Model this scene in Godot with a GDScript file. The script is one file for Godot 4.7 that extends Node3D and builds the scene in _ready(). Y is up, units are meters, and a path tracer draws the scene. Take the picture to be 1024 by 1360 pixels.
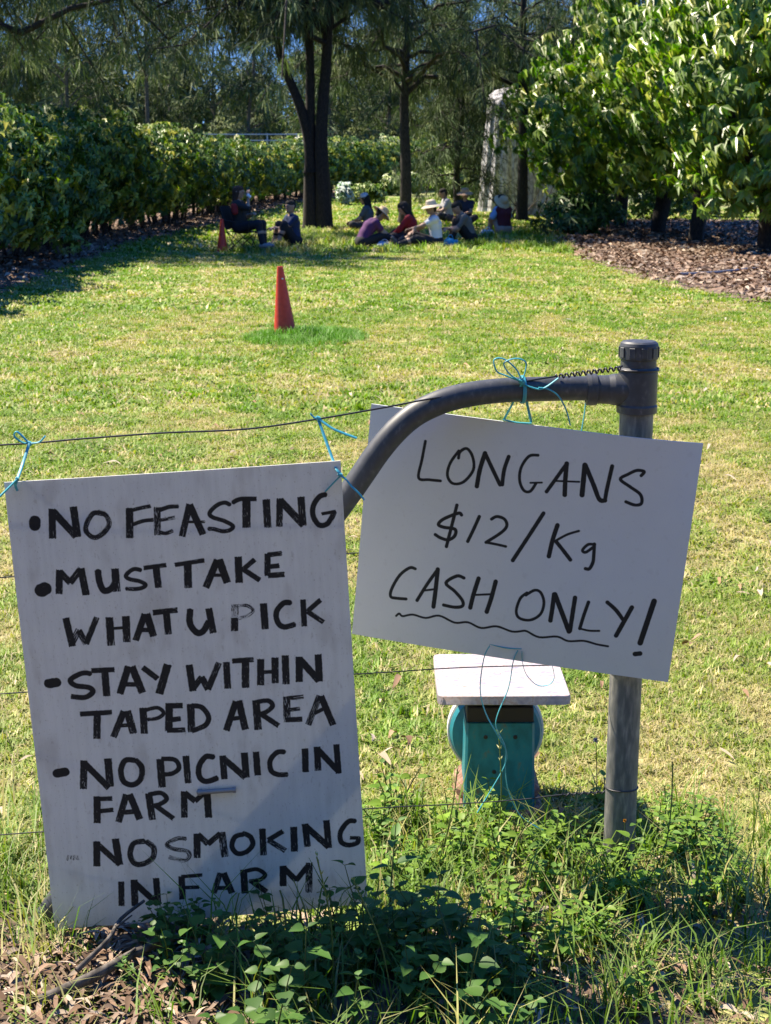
extends Node3D
# A farm gate with two hand-lettered boards, a lawn, people under casuarina trees, a hedge and mango trees.

const RULES_AT = Vector3(-0.3907, 0.5093, -2.7450)
const RULES_TURN = Vector3(-0.0125, 0.0631, 0.0530)
const RULES_SIZE = Vector2(0.6578, 0.9558)
const RULES_TEX = Vector2i(660, 959)
const RULES_STROKES = [
	[21.4,0,52,81,51,89],[13.3,0,88,59,83,117],[14.0,1,90,64,129,116],[14.0,1,130,57,132,117],
	[9.6,2,186,74,168,72,154,89,150,108,164,121,181,115,196,97,192,78,178,70],[14.0,1,239,67,234,126],[7.4,1,239,72,258,68,280,65],[7.4,1,242,100,263,94,283,93],
	[12.5,2,293,69,289,124],[8.1,1,298,74,317,69,334,69],[6.6,2,296,95,326,91],[7.4,2,294,119,305,122,319,118],
	[12.5,1,357,67,337,130],[13.3,0,357,68,378,129],[5.2,1,351,102,384,104],[8.1,1,436,73,426,68,411,72,395,86,400,96,422,105,438,116,433,124,418,126,400,120,391,119],
	[8.8,0,442,69,458,63,489,65],[15.5,1,469,67,465,121],[14.0,1,508,68,507,124],[12.5,1,535,68,530,124],
	[14.0,1,536,72,578,125],[14.0,1,577,68,577,125],[10.3,1,626,66,613,70,600,88,599,109,609,127,624,127,634,116,641,103],[6.6,1,644,102,616,105],
	[25.8,0,50,222,57,219],[13.3,0,90,183,84,231],[12.5,1,90,186,108,210],[12.5,1,108,210,132,183],
	[14.0,0,132,183,137,237],[12.5,0,165,189,166,213,173,231,187,228,197,215],[14.7,1,199,188,198,234],[8.1,1,250,194,235,191,219,203,226,211,246,217,256,225,248,231,233,232,217,230],
	[8.8,0,256,190,300,187],[13.3,1,280,189,281,232],[8.8,0,318,188,376,183],[14.7,1,343,186,340,237],
	[13.3,0,402,184,375,239],[14.7,0,406,184,418,232],[6.6,0,392,215,407,216],[14.0,0,444,181,442,234],
	[9.6,0,476,189,451,208],[10.3,0,453,208,483,232],[11.8,1,503,179,499,224],[9.6,1,503,181,531,180],
	[9.6,0,504,206,524,205],[11.0,0,501,224,533,224],[13.3,0,92,283,99,342],[12.5,2,99,336,115,309],
	[12.5,2,115,311,127,339],[11.0,1,127,339,153,286],[14.7,1,178,288,176,346],[5.9,0,175,311,213,311],
	[14.7,1,211,288,208,341],[12.5,0,249,286,226,339],[14.0,0,253,286,262,333],[8.8,0,238,318,257,320],
	[11.0,1,266,284,314,282],[13.3,0,292,284,292,331],[12.5,0,340,283,337,312,349,332,362,330,375,311],[13.3,0,377,284,382,335],
	[14.0,5,430,280,427,308],[14.0,1,427,308,425,334],[6.6,4,430,283,453,283,465,295,451,306,432,309],[14.0,1,487,282,487,335],
	[11.0,0,541,284,527,284,512,301,513,323,525,334,547,330],[11.0,0,567,280,566,335],[9.6,0,602,283,574,305],[9.6,1,574,305,605,330],
	[19.1,0,44,418,59,417],[10.4,0,129,403,112,401,88,413,96,426,122,432,130,442,113,453,86,449],[10.4,0,132,397,177,398],[13.9,0,158,399,157,453],
	[13.9,0,206,394,184,450],[14.7,0,213,395,229,451],[9.5,0,196,431,218,433],[11.3,0,235,398,262,424],
	[15.6,0,285,396,263,456],[13.9,0,328,400,331,455],[12.1,1,331,451,351,428],[13.0,1,351,428,362,454],
	[12.1,1,362,454,388,400],[13.0,1,403,400,402,455],[10.4,0,416,398,458,398],[14.7,0,442,399,438,456],
	[13.9,0,473,399,469,453],[7.8,0,471,426,500,427],[13.9,1,502,398,499,451],[13.9,1,523,395,521,455],
	[13.9,0,551,400,548,452],[13.9,0,553,406,588,453],[13.9,0,590,398,589,454],[10.4,0,100,488,163,489],
	[13.9,1,134,489,128,543],[13.0,1,188,489,162,542],[14.7,1,195,489,203,537],[7.8,1,177,519,207,519],
	[13.9,0,227,485,225,539],[7.8,1,229,490,256,486,268,498,256,508,234,510],[14.7,0,281,479,275,537],[11.3,0,281,484,307,485],
	[10.4,0,283,514,301,513],[10.4,1,272,536,308,538],[14.7,1,324,484,321,543],[10.4,1,326,487,346,492,358,513,350,531,322,541],
	[13.0,0,416,485,392,545],[13.9,0,422,484,431,546],[8.7,0,405,521,427,520],[14.7,1,457,486,457,548],
	[9.5,1,459,489,482,488,490,500,476,512,464,515],[10.4,0,466,516,499,543],[13.9,2,520,483,517,536],[8.7,2,521,486,554,485],
	[7.8,2,523,511,545,510],[10.4,1,515,532,548,533],[12.1,2,587,486,560,546],[13.0,0,590,487,611,550],
	[7.8,1,575,522,602,511],[18.2,0,40,613,56,611],[13.9,1,97,590,90,650],[13.0,0,99,597,142,652],
	[14.7,1,146,589,145,649],[11.3,1,200,596,181,595,170,616,174,641,192,649,209,637,213,612,202,596],[14.7,1,252,598,251,658],[9.5,1,255,597,282,601,289,619,275,630,255,631],
	[13.0,1,305,595,305,653],[11.3,0,361,601,346,599,331,617,329,641,342,653,366,647],[13.0,1,380,600,380,650],[13.0,1,380,604,423,650],
	[13.9,0,425,597,425,650],[13.0,0,449,597,449,647],[10.4,0,507,601,492,601,477,617,477,639,489,649,510,651],[13.0,0,550,598,548,648],
	[13.0,1,575,596,574,647],[12.1,0,576,601,616,653],[12.1,0,615,594,616,657],[13.9,0,116,670,111,727],
	[9.5,0,115,675,146,676],[9.5,0,118,702,146,701],[13.0,1,176,670,155,728],[13.9,0,183,670,199,725],
	[10.4,1,163,708,198,708],[13.9,1,222,671,225,728],[9.5,1,222,673,247,671,258,685,242,696,228,698],[10.4,0,233,697,268,729],
	[13.0,1,295,672,291,728],[12.1,0,296,675,316,694],[10.4,0,316,694,339,676],[13.9,0,342,673,341,732],
	[3.9,4,41,806,45,795],[3.5,5,49,804,51,796],[3.5,4,54,806,56,795],[3.5,5,60,805,60,796],
	[3.5,4,64,807,64,797],[13.9,0,106,769,101,823],[12.1,1,107,775,149,823],[14.7,0,145,766,148,823],
	[11.3,2,204,775,182,778,172,802,180,823,198,825,218,813,222,791,208,776],[8.7,3,290,776,272,774,250,786,265,797,290,804,294,815,282,824,252,814],[13.9,1,314,767,310,820],[12.1,1,316,769,335,791],
	[11.3,1,335,791,362,770],[14.7,2,365,768,368,822],[10.4,1,409,776,392,780,384,800,393,817,412,816,427,801,424,783,409,773],[13.0,1,450,767,448,826],
	[10.4,1,492,776,460,793],[11.3,2,460,793,494,820],[13.9,1,515,769,513,823],[13.0,1,539,764,541,815],
	[13.0,1,541,770,585,820],[13.0,1,584,760,585,822],[10.4,1,644,767,629,767,612,789,612,811,626,820,645,817,649,806],[7.8,1,649,806,631,804],
	[12.1,1,148,862,144,916],[13.9,1,175,860,172,918],[13.0,0,177,868,219,918],[13.0,1,221,860,220,918],
	[13.0,1,274,860,272,911],[7.8,1,274,860,317,860],[7.8,1,274,885,308,887],[11.3,2,355,859,338,903],
	[13.0,1,362,860,376,906],[8.7,1,346,892,369,894],[13.9,1,404,856,403,909],[8.7,1,407,859,432,857,448,871,435,882,414,883],
	[11.3,0,419,883,448,910],[13.9,0,487,855,484,900],[12.1,0,488,859,512,890],[11.3,0,512,890,540,858],
	[13.9,2,542,853,537,920]]
const PRICE_AT = Vector3(0.2902, 0.7778, -2.9900)
const PRICE_TURN = Vector3(0.0255, -0.2046, -0.0923)
const PRICE_SIZE = Vector2(0.7047, 0.5282)
const PRICE_TEX = Vector2i(760, 570)
const PRICE_STROKES = [
	[6.0,0,136,70,132,114,128,159,153,160,180,159],[6.0,0,217,99,219,84,234,74,249,91,254,122,234,154,209,161,195,143,199,113,216,82],[9.1,0,266,160,269,120,277,79],[8.0,0,277,79,299,116,319,149],
	[8.0,0,324,148,325,112,332,80],[6.0,0,398,68,378,73,363,102,363,133,375,155,390,155,401,134],[4.0,0,388,135,414,131],[7.5,0,427,151,445,117,465,79],
	[9.1,0,465,79,466,114,469,153],[4.0,0,443,123,498,118],[10.1,0,508,148,507,114,506,77],[9.1,0,507,77,531,121,548,153,561,154],
	[8.0,0,561,154,562,127,567,72],[6.5,0,634,86,639,76,623,75,605,86,589,100,613,115,638,130,643,150,629,156,608,151],[7.0,0,224,212,217,261,209,316],[7.0,0,237,234,229,231,196,250,185,265,198,270,225,271,226,287,212,299,193,297,180,291],
	[7.0,0,279,232,269,264,258,296],[6.5,0,308,234,320,226,338,230,345,245,334,263,301,292],[5.5,0,301,292,324,293,348,295],[8.0,0,426,203,397,265,368,326],
	[9.1,0,461,227,454,264,450,304],[5.0,0,511,234,486,246,462,264],[8.0,0,462,266,483,287,500,305],[6.0,0,551,261,536,263,525,278,533,282,549,267],
	[7.0,0,550,260,552,288,552,304,546,320,537,321],[6.5,0,140,382,126,382,104,404,88,440,87,460,101,462,125,460],[7.0,0,152,459,172,416,194,375],[9.1,0,194,375,194,424,193,468],
	[4.5,0,163,433,194,424],[7.0,0,258,386,241,384,217,405,240,422,260,441,262,455,244,461,217,460],[9.1,0,293,382,285,424,281,456],[4.5,0,285,424,329,415],
	[9.1,0,334,383,328,425,321,460],[6.0,0,410,399,396,415,390,446,399,463,425,464,447,446,452,417,442,394,427,390,408,405],[9.1,0,472,458,473,425,473,393],[10.1,0,475,393,498,438,518,478],
	[9.1,0,520,476,521,434,522,394],[7.0,0,554,400,547,435,542,467],[4.5,0,542,467,564,469,587,466],[8.0,0,597,394,619,410,639,432],
	[9.1,0,654,398,642,431,627,472],[11.1,0,702,376,693,429,684,482],[10.1,0,676,511,687,508],[4.5,0,105,506,112,499,121,504,145,496,177,499,209,488,248,499,279,493,312,502,348,492,386,499,412,493],
	[4.5,0,412,493,421,493,451,503,492,495,519,502,555,496,586,500,612,501]]
const STAY = [Vector3(0.450, 1.114, -2.999), Vector3(0.393, 1.116, -2.989), Vector3(0.328, 1.116, -2.979), Vector3(0.264, 1.116, -2.968), Vector3(0.201, 1.112, -2.957), Vector3(0.145, 1.103, -2.948), Vector3(0.098, 1.088, -2.940), Vector3(0.056, 1.066, -2.933), Vector3(0.019, 1.034, -2.926), Vector3(-0.014, 0.995, -2.921), Vector3(-0.042, 0.955, -2.916), Vector3(-0.072, 0.912, -2.911), Vector3(-0.177, 0.768, -2.893), Vector3(-0.337, 0.545, -2.867), Vector3(-0.500, 0.319, -2.840), Vector3(-0.666, 0.088, -2.813), Vector3(-0.759, -0.041, -2.799)]
const WIRE_TOP = [Vector3(-1.141, 1.024, -2.760), Vector3(-0.767, 1.030, -2.800), Vector3(-0.605, 1.040, -2.815), Vector3(-0.449, 1.049, -2.830), Vector3(-0.284, 1.054, -2.845), Vector3(-0.141, 1.070, -2.870), Vector3(0.000, 1.090, -2.900), Vector3(0.074, 1.102, -2.915), Vector3(0.204, 1.121, -2.940), Vector3(0.285, 1.135, -2.955), Vector3(0.357, 1.145, -2.965)]
const TWIST = [Vector3(0.354, 1.144, -2.965), Vector3(0.492, 1.162, -2.965)]
const WIRE_B = [Vector3(-1.184, 0.728, -2.800), Vector3(-0.811, 0.728, -2.900), Vector3(-0.429, 0.729, -3.000), Vector3(-0.079, 0.729, -3.095), Vector3(0.313, 0.764, -3.060), Vector3(0.524, 0.784, -3.037)]
const WIRE_C = [Vector3(-1.208, 0.472, -2.800), Vector3(-0.822, 0.476, -2.880), Vector3(-0.443, 0.485, -2.930), Vector3(-0.063, 0.487, -2.975), Vector3(0.147, 0.485, -3.020), Vector3(0.316, 0.487, -3.030), Vector3(0.532, 0.488, -3.037)]
const WIRE_D = [Vector3(-1.237, 0.152, -2.800), Vector3(-0.836, 0.160, -2.860), Vector3(-0.451, 0.166, -2.910), Vector3(-0.044, 0.177, -2.955), Vector3(0.132, 0.180, -2.970), Vector3(0.300, 0.192, -2.970), Vector3(0.384, 0.203, -2.970), Vector3(0.489, 0.213, -2.965)]
const R1_LOOP = [Vector3(-0.708, 1.033, -2.800), Vector3(-0.723, 1.036, -2.800), Vector3(-0.737, 1.048, -2.800), Vector3(-0.732, 1.057, -2.800), Vector3(-0.721, 1.048, -2.800), Vector3(-0.708, 1.033, -2.800)]
const R1_TAIL = [Vector3(-0.708, 1.033, -2.800), Vector3(-0.688, 1.036, -2.800), Vector3(-0.676, 1.048, -2.800)]
const R1_STRAND = [Vector3(-0.707, 1.034, -2.795), Vector3(-0.714, 0.998, -2.760), Vector3(-0.716, 0.975, -2.718), Vector3(-0.721, 0.965, -2.724), Vector3(-0.718, 0.953, -2.726)]
const R1_END = [Vector3(-0.714, 0.979, -2.716), Vector3(-0.730, 0.963, -2.713), Vector3(-0.749, 0.945, -2.712)]
const R2_STUB = [Vector3(-0.152, 1.084, -2.860), Vector3(-0.145, 1.076, -2.860), Vector3(-0.136, 1.073, -2.862)]
const R2_TAIL = [Vector3(-0.136, 1.073, -2.862), Vector3(-0.109, 1.056, -2.850), Vector3(-0.087, 1.046, -2.850), Vector3(-0.058, 1.035, -2.850)]
const R2_STRAND = [Vector3(-0.136, 1.071, -2.862), Vector3(-0.107, 1.006, -2.800), Vector3(-0.096, 0.988, -2.762), Vector3(-0.089, 0.978, -2.758), Vector3(-0.102, 0.962, -2.761), Vector3(-0.119, 0.943, -2.764)]
const R2_END = [Vector3(-0.089, 0.978, -2.758), Vector3(-0.077, 0.969, -2.755), Vector3(-0.068, 0.957, -2.755), Vector3(-0.053, 0.942, -2.756), Vector3(-0.042, 0.928, -2.756)]
const R3_LOOP = [Vector3(0.282, 1.136, -2.945), Vector3(0.249, 1.149, -2.945), Vector3(0.230, 1.158, -2.945), Vector3(0.224, 1.182, -2.945), Vector3(0.245, 1.183, -2.945), Vector3(0.271, 1.161, -2.945), Vector3(0.281, 1.138, -2.945)]
const R3_LOOP2 = [Vector3(0.280, 1.138, -2.941), Vector3(0.261, 1.149, -2.941), Vector3(0.249, 1.162, -2.941), Vector3(0.245, 1.177, -2.941), Vector3(0.270, 1.185, -2.941), Vector3(0.289, 1.177, -2.941), Vector3(0.288, 1.157, -2.941), Vector3(0.282, 1.138, -2.941)]
const R3_TAIL = [Vector3(0.284, 1.133, -2.945), Vector3(0.301, 1.125, -2.945), Vector3(0.326, 1.122, -2.945), Vector3(0.358, 1.144, -2.945)]
const R3_TAIL2 = [Vector3(0.317, 1.124, -2.945), Vector3(0.336, 1.121, -2.945), Vector3(0.355, 1.110, -2.945), Vector3(0.369, 1.091, -2.945), Vector3(0.379, 1.068, -2.945), Vector3(0.385, 1.045, -2.945)]
const R3_STRAND = [Vector3(0.282, 1.130, -2.945), Vector3(0.266, 1.084, -2.977), Vector3(0.250, 1.050, -2.988)]
const R3_STRAND2 = [Vector3(0.285, 1.130, -2.945), Vector3(0.297, 1.085, -2.970), Vector3(0.307, 1.046, -2.977)]
const R3_BAR = [Vector3(0.248, 1.050, -2.988), Vector3(0.276, 1.045, -2.981), Vector3(0.308, 1.044, -2.975)]
const R3_BEHIND = [Vector3(0.428, 1.090, -3.030), Vector3(0.426, 1.058, -3.030), Vector3(0.420, 1.014, -3.030)]
const R4_BAR = [Vector3(0.229, 0.547, -3.005), Vector3(0.265, 0.541, -2.995), Vector3(0.299, 0.541, -2.990)]
const R4_A = [Vector3(0.228, 0.549, -2.983), Vector3(0.217, 0.524, -2.985), Vector3(0.210, 0.467, -2.992), Vector3(0.212, 0.425, -2.996), Vector3(0.227, 0.377, -3.001), Vector3(0.257, 0.321, -3.007), Vector3(0.271, 0.292, -3.010), Vector3(0.270, 0.258, -3.014), Vector3(0.243, 0.199, -3.020), Vector3(0.210, 0.135, -3.027)]
const R4_B = [Vector3(0.290, 0.538, -2.984), Vector3(0.281, 0.513, -2.987), Vector3(0.272, 0.447, -2.994), Vector3(0.250, 0.383, -3.001), Vector3(0.248, 0.349, -3.004), Vector3(0.269, 0.302, -3.009), Vector3(0.271, 0.243, -3.016), Vector3(0.281, 0.185, -3.022), Vector3(0.310, 0.125, -3.028), Vector3(0.365, 0.086, -3.032)]
const R4_C = [Vector3(0.299, 0.536, -2.984), Vector3(0.301, 0.511, -2.987), Vector3(0.311, 0.480, -2.990), Vector3(0.335, 0.455, -2.993), Vector3(0.360, 0.455, -2.993), Vector3(0.372, 0.471, -2.991), Vector3(0.368, 0.498, -2.988), Vector3(0.357, 0.524, -2.985)]
const BOLT = [Vector3(-0.382, 0.318, -2.731), Vector3(-0.311, 0.321, -2.736)]

var rng := RandomNumberGenerator.new()
var nz := FastNoiseLite.new()
var used := {}
var M := {}

# ------------------------------------------------------------------ helpers
class MB:
	var v := PackedVector3Array()
	var n := PackedVector3Array()
	var c := PackedColorArray()
	var uv := PackedVector2Array()
	var ix := PackedInt32Array()
	func vert(p: Vector3, nn: Vector3, col: Color, t := Vector2.ZERO) -> int:
		v.append(p); n.append(nn); c.append(col); uv.append(t)
		return v.size() - 1
	# three corners already in v; wound so that the front agrees with the normals
	func face(a: int, b: int, d: int) -> void:
		if (v[d] - v[a]).cross(v[b] - v[a]).dot(n[a] + n[b] + n[d]) >= 0.0:
			ix.append(a); ix.append(b); ix.append(d)
		else:
			ix.append(a); ix.append(d); ix.append(b)
	func quad(a: Vector3, b: Vector3, d: Vector3, e: Vector3, nn: Vector3, col: Color) -> void:
		var i := vert(a, nn, col, Vector2(0, 0)); vert(b, nn, col, Vector2(1, 0)); vert(d, nn, col, Vector2(1, 1)); vert(e, nn, col, Vector2(0, 1))
		face(i, i + 1, i + 2); face(i, i + 2, i + 3)
	func box(lo: Vector3, hi: Vector3, col := Color.WHITE, bev := 0.0, xf := Transform3D.IDENTITY) -> void:
		# a box with chamfered edges
		var ce := (lo + hi) * 0.5
		var h := (hi - lo) * 0.5
		var b: float = min(bev, min(h.x, min(h.y, h.z)) * 0.9)
		var axes := [Vector3.RIGHT, Vector3.UP, Vector3.BACK]
		for ax in 3:
			for s in [-1.0, 1.0]:
				var nn: Vector3 = axes[ax] * s
				var u: Vector3 = axes[(ax + 1) % 3]
				var w: Vector3 = axes[(ax + 2) % 3]
				var hu: float = h[(ax + 1) % 3] - b
				var hw: float = h[(ax + 2) % 3] - b
				var o: Vector3 = ce + nn * h[ax]
				quad(xf * (o - u * hu - w * hw), xf * (o + u * hu - w * hw), xf * (o + u * hu + w * hw), xf * (o - u * hu + w * hw), xf.basis * nn, col)
		if b > 0.0:
			for ax in 3:
				var a2 := (ax + 1) % 3
				var a3 := (ax + 2) % 3
				for s in [-1.0, 1.0]:
					for t in [-1.0, 1.0]:
						var n1: Vector3 = axes[ax] * s
						var n2: Vector3 = axes[a2] * t
						var w3: Vector3 = axes[a3] * (h[a3] - b)
						var p1: Vector3 = ce + n1 * h[ax] + n2 * (h[a2] - b)
						var p2: Vector3 = ce + n1 * (h[ax] - b) + n2 * h[a2]
						quad(xf * (p1 - w3), xf * (p1 + w3), xf * (p2 + w3), xf * (p2 - w3), xf.basis * (n1 + n2).normalized(), col)
			for sx in [-1.0, 1.0]:
				for sy in [-1.0, 1.0]:
					for sz in [-1.0, 1.0]:
						var s3 := Vector3(sx, sy, sz)
						var i := v.size()
						var nn3 := (xf.basis * s3).normalized()
						vert(xf * (ce + s3 * Vector3(h.x, h.y - b, h.z - b)), nn3, col)
						vert(xf * (ce + s3 * Vector3(h.x - b, h.y, h.z - b)), nn3, col)
						vert(xf * (ce + s3 * Vector3(h.x - b, h.y - b, h.z)), nn3, col)
						face(i, i + 1, i + 2)
	func tube(pts: Array, radii: Array, sides: int, col: Color, cap := true, wob := 0.0, seed_ := 0.0, flat := 1.0) -> void:
		var m := pts.size()
		if m < 2:
			return
		var ref := Vector3.UP
		var t0: Vector3 = (pts[1] - pts[0]).normalized()
		if abs(t0.dot(ref)) > 0.9:
			ref = Vector3.RIGHT
		var u := t0.cross(ref).normalized()
		var start := v.size()
		var along := 0.0
		for i in m:
			var tg: Vector3 = (pts[min(i + 1, m - 1)] - pts[max(i - 1, 0)]).normalized()
			u = (u - tg * u.dot(tg)).normalized()
			var w := tg.cross(u)
			if i > 0:
				along += (pts[i] - pts[i - 1]).length()
			for k in sides + 1:
				var a := TAU * k / sides
				var d := u * cos(a) + w * sin(a) * flat
				var rr: float = radii[i]
				if wob > 0.0:
					var kk := k % sides
					rr *= 1.0 + wob * (sin(kk * 2.4 + seed_ + along * 1.3) * 0.5 + sin(kk * 5.1 + seed_ * 2.0 - along * 0.7) * 0.5)
				vert(pts[i] + d * rr, (u * cos(a) * flat + w * sin(a)).normalized(), col, Vector2(float(k) / sides, along))
		for i in m - 1:
			for k in sides:
				var a := start + i * (sides + 1) + k
				face(a, a + 1, a + sides + 2); face(a, a + sides + 2, a + sides + 1)
		if cap:
			for e in [0, m - 1]:
				var tg: Vector3 = (pts[0] - pts[1]).normalized() if e == 0 else (pts[m - 1] - pts[m - 2]).normalized()
				var o := vert(pts[e], tg, col, Vector2.ZERO)
				var first := v.size()
				for k in sides + 1:
					vert(v[start + e * (sides + 1) + k], tg, col, Vector2.ZERO)
				for k in sides:
					face(o, first + k, first + k + 1)
	func lathe(prof: Array, sides: int, col: Color, xf := Transform3D.IDENTITY) -> void:
		# prof: [radius, height] pairs from bottom to top; every band has its own flat-in-profile normals
		for j in prof.size() - 1:
			var r0: float = prof[j][0]; var y0: float = prof[j][1]
			var r1: float = prof[j + 1][0]; var y1: float = prof[j + 1][1]
			var pn := Vector2(y1 - y0, r0 - r1).normalized()
			var s := v.size()
			for k in sides + 1:
				var a := TAU * k / sides
				var d := Vector3(cos(a), 0, sin(a))
				var nn := (xf.basis * (d * pn.x + Vector3.UP * pn.y)).normalized()
				vert(xf * (d * r0 + Vector3.UP * y0), nn, col, Vector2(float(k) / sides, y0))
				vert(xf * (d * r1 + Vector3.UP * y1), nn, col, Vector2(float(k) / sides, y1))
			for k in sides:
				var i := s + k * 2
				if r0 > 1e-5: face(i, i + 2, i + 1)
				if r1 > 1e-5: face(i + 1, i + 2, i + 3)
	# a folded, curved leaf: base, direction, face normal
	func leaf(p: Vector3, d: Vector3, nn: Vector3, l: float, w: float, col: Color, droop := 0.15, fold := 0.25) -> void:
		var s := d.cross(nn).normalized()
		var mid := p + d * l * 0.45 + nn * (l * droop * 0.35)
		var tip := p + d * l * (1.0 - droop * 0.3) - nn * (l * droop)
		var up := nn * (w * fold)
		var nl := (nn + s * fold).normalized()
		var nr := (nn - s * fold).normalized()
		var i := vert(p, nl, col); vert(mid - s * w * 0.5 + up, nl, col); vert(mid, nl, col); vert(tip, nl, col)
		face(i, i + 1, i + 2); face(i + 1, i + 3, i + 2)
		i = vert(p, nr, col); vert(mid + s * w * 0.5 + up, nr, col); vert(mid, nr, col); vert(tip, nr, col)
		face(i, i + 1, i + 2); face(i + 1, i + 3, i + 2)
	# needle spray: a thin bent sliver
	func sliver(p: Vector3, d: Vector3, l: float, w: float, col: Color, sag: float, nn: Vector3) -> void:
		var s := d.cross(nn).normalized() * (w * 0.5)
		var mid := p + d * (l * 0.5)
		var tip := p + d * l + Vector3(0, -sag * l, 0)
		var i := vert(p, nn, col); vert(mid + s, nn, col); vert(mid - s, nn, col); vert(tip, nn, col)
		face(i, i + 1, i + 2); face(i + 1, i + 3, i + 2)
	func mesh() -> ArrayMesh:
		var a := []
		a.resize(Mesh.ARRAY_MAX)
		a[Mesh.ARRAY_VERTEX] = v; a[Mesh.ARRAY_NORMAL] = n; a[Mesh.ARRAY_COLOR] = c; a[Mesh.ARRAY_TEX_UV] = uv; a[Mesh.ARRAY_INDEX] = ix
		var m := ArrayMesh.new()
		m.add_surface_from_arrays(Mesh.PRIMITIVE_TRIANGLES, a)
		return m

func numbered(called: String) -> String:
	var k: int = used.get(called, 0)
	used[called] = k + 1
	return called if k == 0 else "%s_%03d" % [called, k]

func tag(o: Node, label := "", category := "", group := "", kind := "") -> Node:
	if label: o.set_meta("label", label)
	if category: o.set_meta("category", category)
	if group: o.set_meta("group", group)
	if kind: o.set_meta("kind", kind)
	return o

func thing(called: String, label: String, category: String, at := Vector3.ZERO, turn := 0.0, group := "") -> Node3D:
	var o := Node3D.new()
	o.name = numbered(called)
	add_child(o)
	o.position = at
	o.rotation.y = turn
	tag(o, label, category, group)
	return o

func put(called: String, m: Mesh, material: Material, parent: Node = null) -> MeshInstance3D:
	var o := MeshInstance3D.new()
	o.mesh = m
	o.material_override = material
	if parent == null:
		o.name = numbered(called)
		add_child(o)
	else:
		o.name = called
		parent.add_child(o, true)
	return o

func struct(called: String, m: Mesh, material: Material) -> MeshInstance3D:
	var o := put(called, m, material)
	o.set_meta("kind", "structure")
	return o

func copy(o: Node3D, base: String, at: Vector3, turn: float, sc := Vector3.ONE) -> Node3D:
	var r: Node3D = o.duplicate()
	r.name = numbered(base)
	add_child(r)
	r.position = at
	r.rotation = Vector3(0, turn, 0)
	r.scale = sc
	return r

func stuff_many(called: String, m: Mesh, material: Material, xfs: Array, cols: Array) -> MultiMeshInstance3D:
	var mm := MultiMesh.new()
	mm.transform_format = MultiMesh.TRANSFORM_3D
	mm.use_colors = true
	mm.mesh = m
	mm.instance_count = xfs.size()
	for i in xfs.size():
		mm.set_instance_transform(i, xfs[i])
		mm.set_instance_color(i, cols[i])
	var o := MultiMeshInstance3D.new()
	o.multimesh = mm
	o.material_override = material
	o.name = numbered(called)
	o.set_meta("kind", "stuff")
	add_child(o)
	return o

func lin(r: float, g: float, b: float) -> Color:
	return Color(r, g, b).linear_to_srgb()

func mat(col: Color, rough := 0.8, vc := false, metal := 0.0) -> StandardMaterial3D:
	var m := StandardMaterial3D.new()
	m.albedo_color = col
	m.roughness = rough
	m.metallic = metal
	m.vertex_color_use_as_albedo = vc
	return m

func leafmat(rough: float, back: Color, spec := 0.5) -> StandardMaterial3D:
	var m := mat(Color.WHITE, rough, true)
	m.cull_mode = BaseMaterial3D.CULL_DISABLED
	m.backlight_enabled = true
	m.backlight = back
	m.metallic_specular = spec
	return m

# a tileable noise picture coloured through stops [[t, colour], ...]
func noise_tex(size: int, freq: float, octaves: int, seed_: int, stops: Array, kind := FastNoiseLite.TYPE_SIMPLEX_SMOOTH) -> ImageTexture:
	var f := FastNoiseLite.new()
	f.seed = seed_; f.noise_type = kind; f.frequency = freq; f.fractal_octaves = octaves
	var im := f.get_seamless_image(size, size)
	im.convert(Image.FORMAT_L8)
	var src := im.get_data()
	var g := Gradient.new()
	var offs := PackedFloat32Array()
	var cols := PackedColorArray()
	for s in stops:
		offs.append(s[0]); cols.append(s[1])
	g.offsets = offs; g.colors = cols
	var lut := []
	for i in 256:
		lut.append(g.sample(i / 255.0))
	var dat := PackedByteArray()
	dat.resize(size * size * 3)
	for i in size * size:
		var q: Color = lut[src[i]]
		dat[i * 3] = q.r8; dat[i * 3 + 1] = q.g8; dat[i * 3 + 2] = q.b8
	return ImageTexture.create_from_image(Image.create_from_data(size, size, false, Image.FORMAT_RGB8, dat))

func grey(v: float) -> Color:
	return Color(v, v, v)

func tri_tex(m: StandardMaterial3D, t: Texture2D, sc: Vector3, world := true) -> void:
	m.albedo_texture = t
	m.uv1_triplanar = true
	m.uv1_world_triplanar = world
	m.uv1_scale = sc

func smooth_path(pts: Array, per: int) -> Array:
	var out := []
	for i in pts.size() - 1:
		var p0: Vector3 = pts[max(i - 1, 0)]
		var p1: Vector3 = pts[i]
		var p2: Vector3 = pts[i + 1]
		var p3: Vector3 = pts[min(i + 2, pts.size() - 1)]
		for k in per:
			out.append(p1.cubic_interpolate(p2, p0, p3, float(k) / per))
	out.append(pts[-1])
	return out

func same(n: int, r: float) -> Array:
	var a := []
	for i in n: a.append(r)
	return a

func rv() -> Vector3:
	return Vector3(rng.randfn(), rng.randfn(), rng.randfn()).normalized()

func rr(a: float, b: float) -> float:
	return rng.randf_range(a, b)

# ------------------------------------------------------------------ the lie of the land
func ground_h(x: float, z: float) -> float:
	var t: float = max(0.0, -z - 27.0)
	var s: float = t * t / (t + 5.0)
	var h: float = 0.0205 * min(s, 36.0) + 0.006 * max(0.0, s - 36.0)
	h *= lerp(1.0, 0.25, smoothstep(2.5, 7.0, x))
	h += 0.012 * nz.get_noise_2d(x * 30.0, z * 30.0)
	h -= 0.035 * exp(-(pow(x + 0.78, 2.0) + pow(z + 2.72, 2.0)) / 0.03)
	return h

func on_ground(x: float, z: float) -> Vector3:
	return Vector3(x, ground_h(x, z), z)

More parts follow.
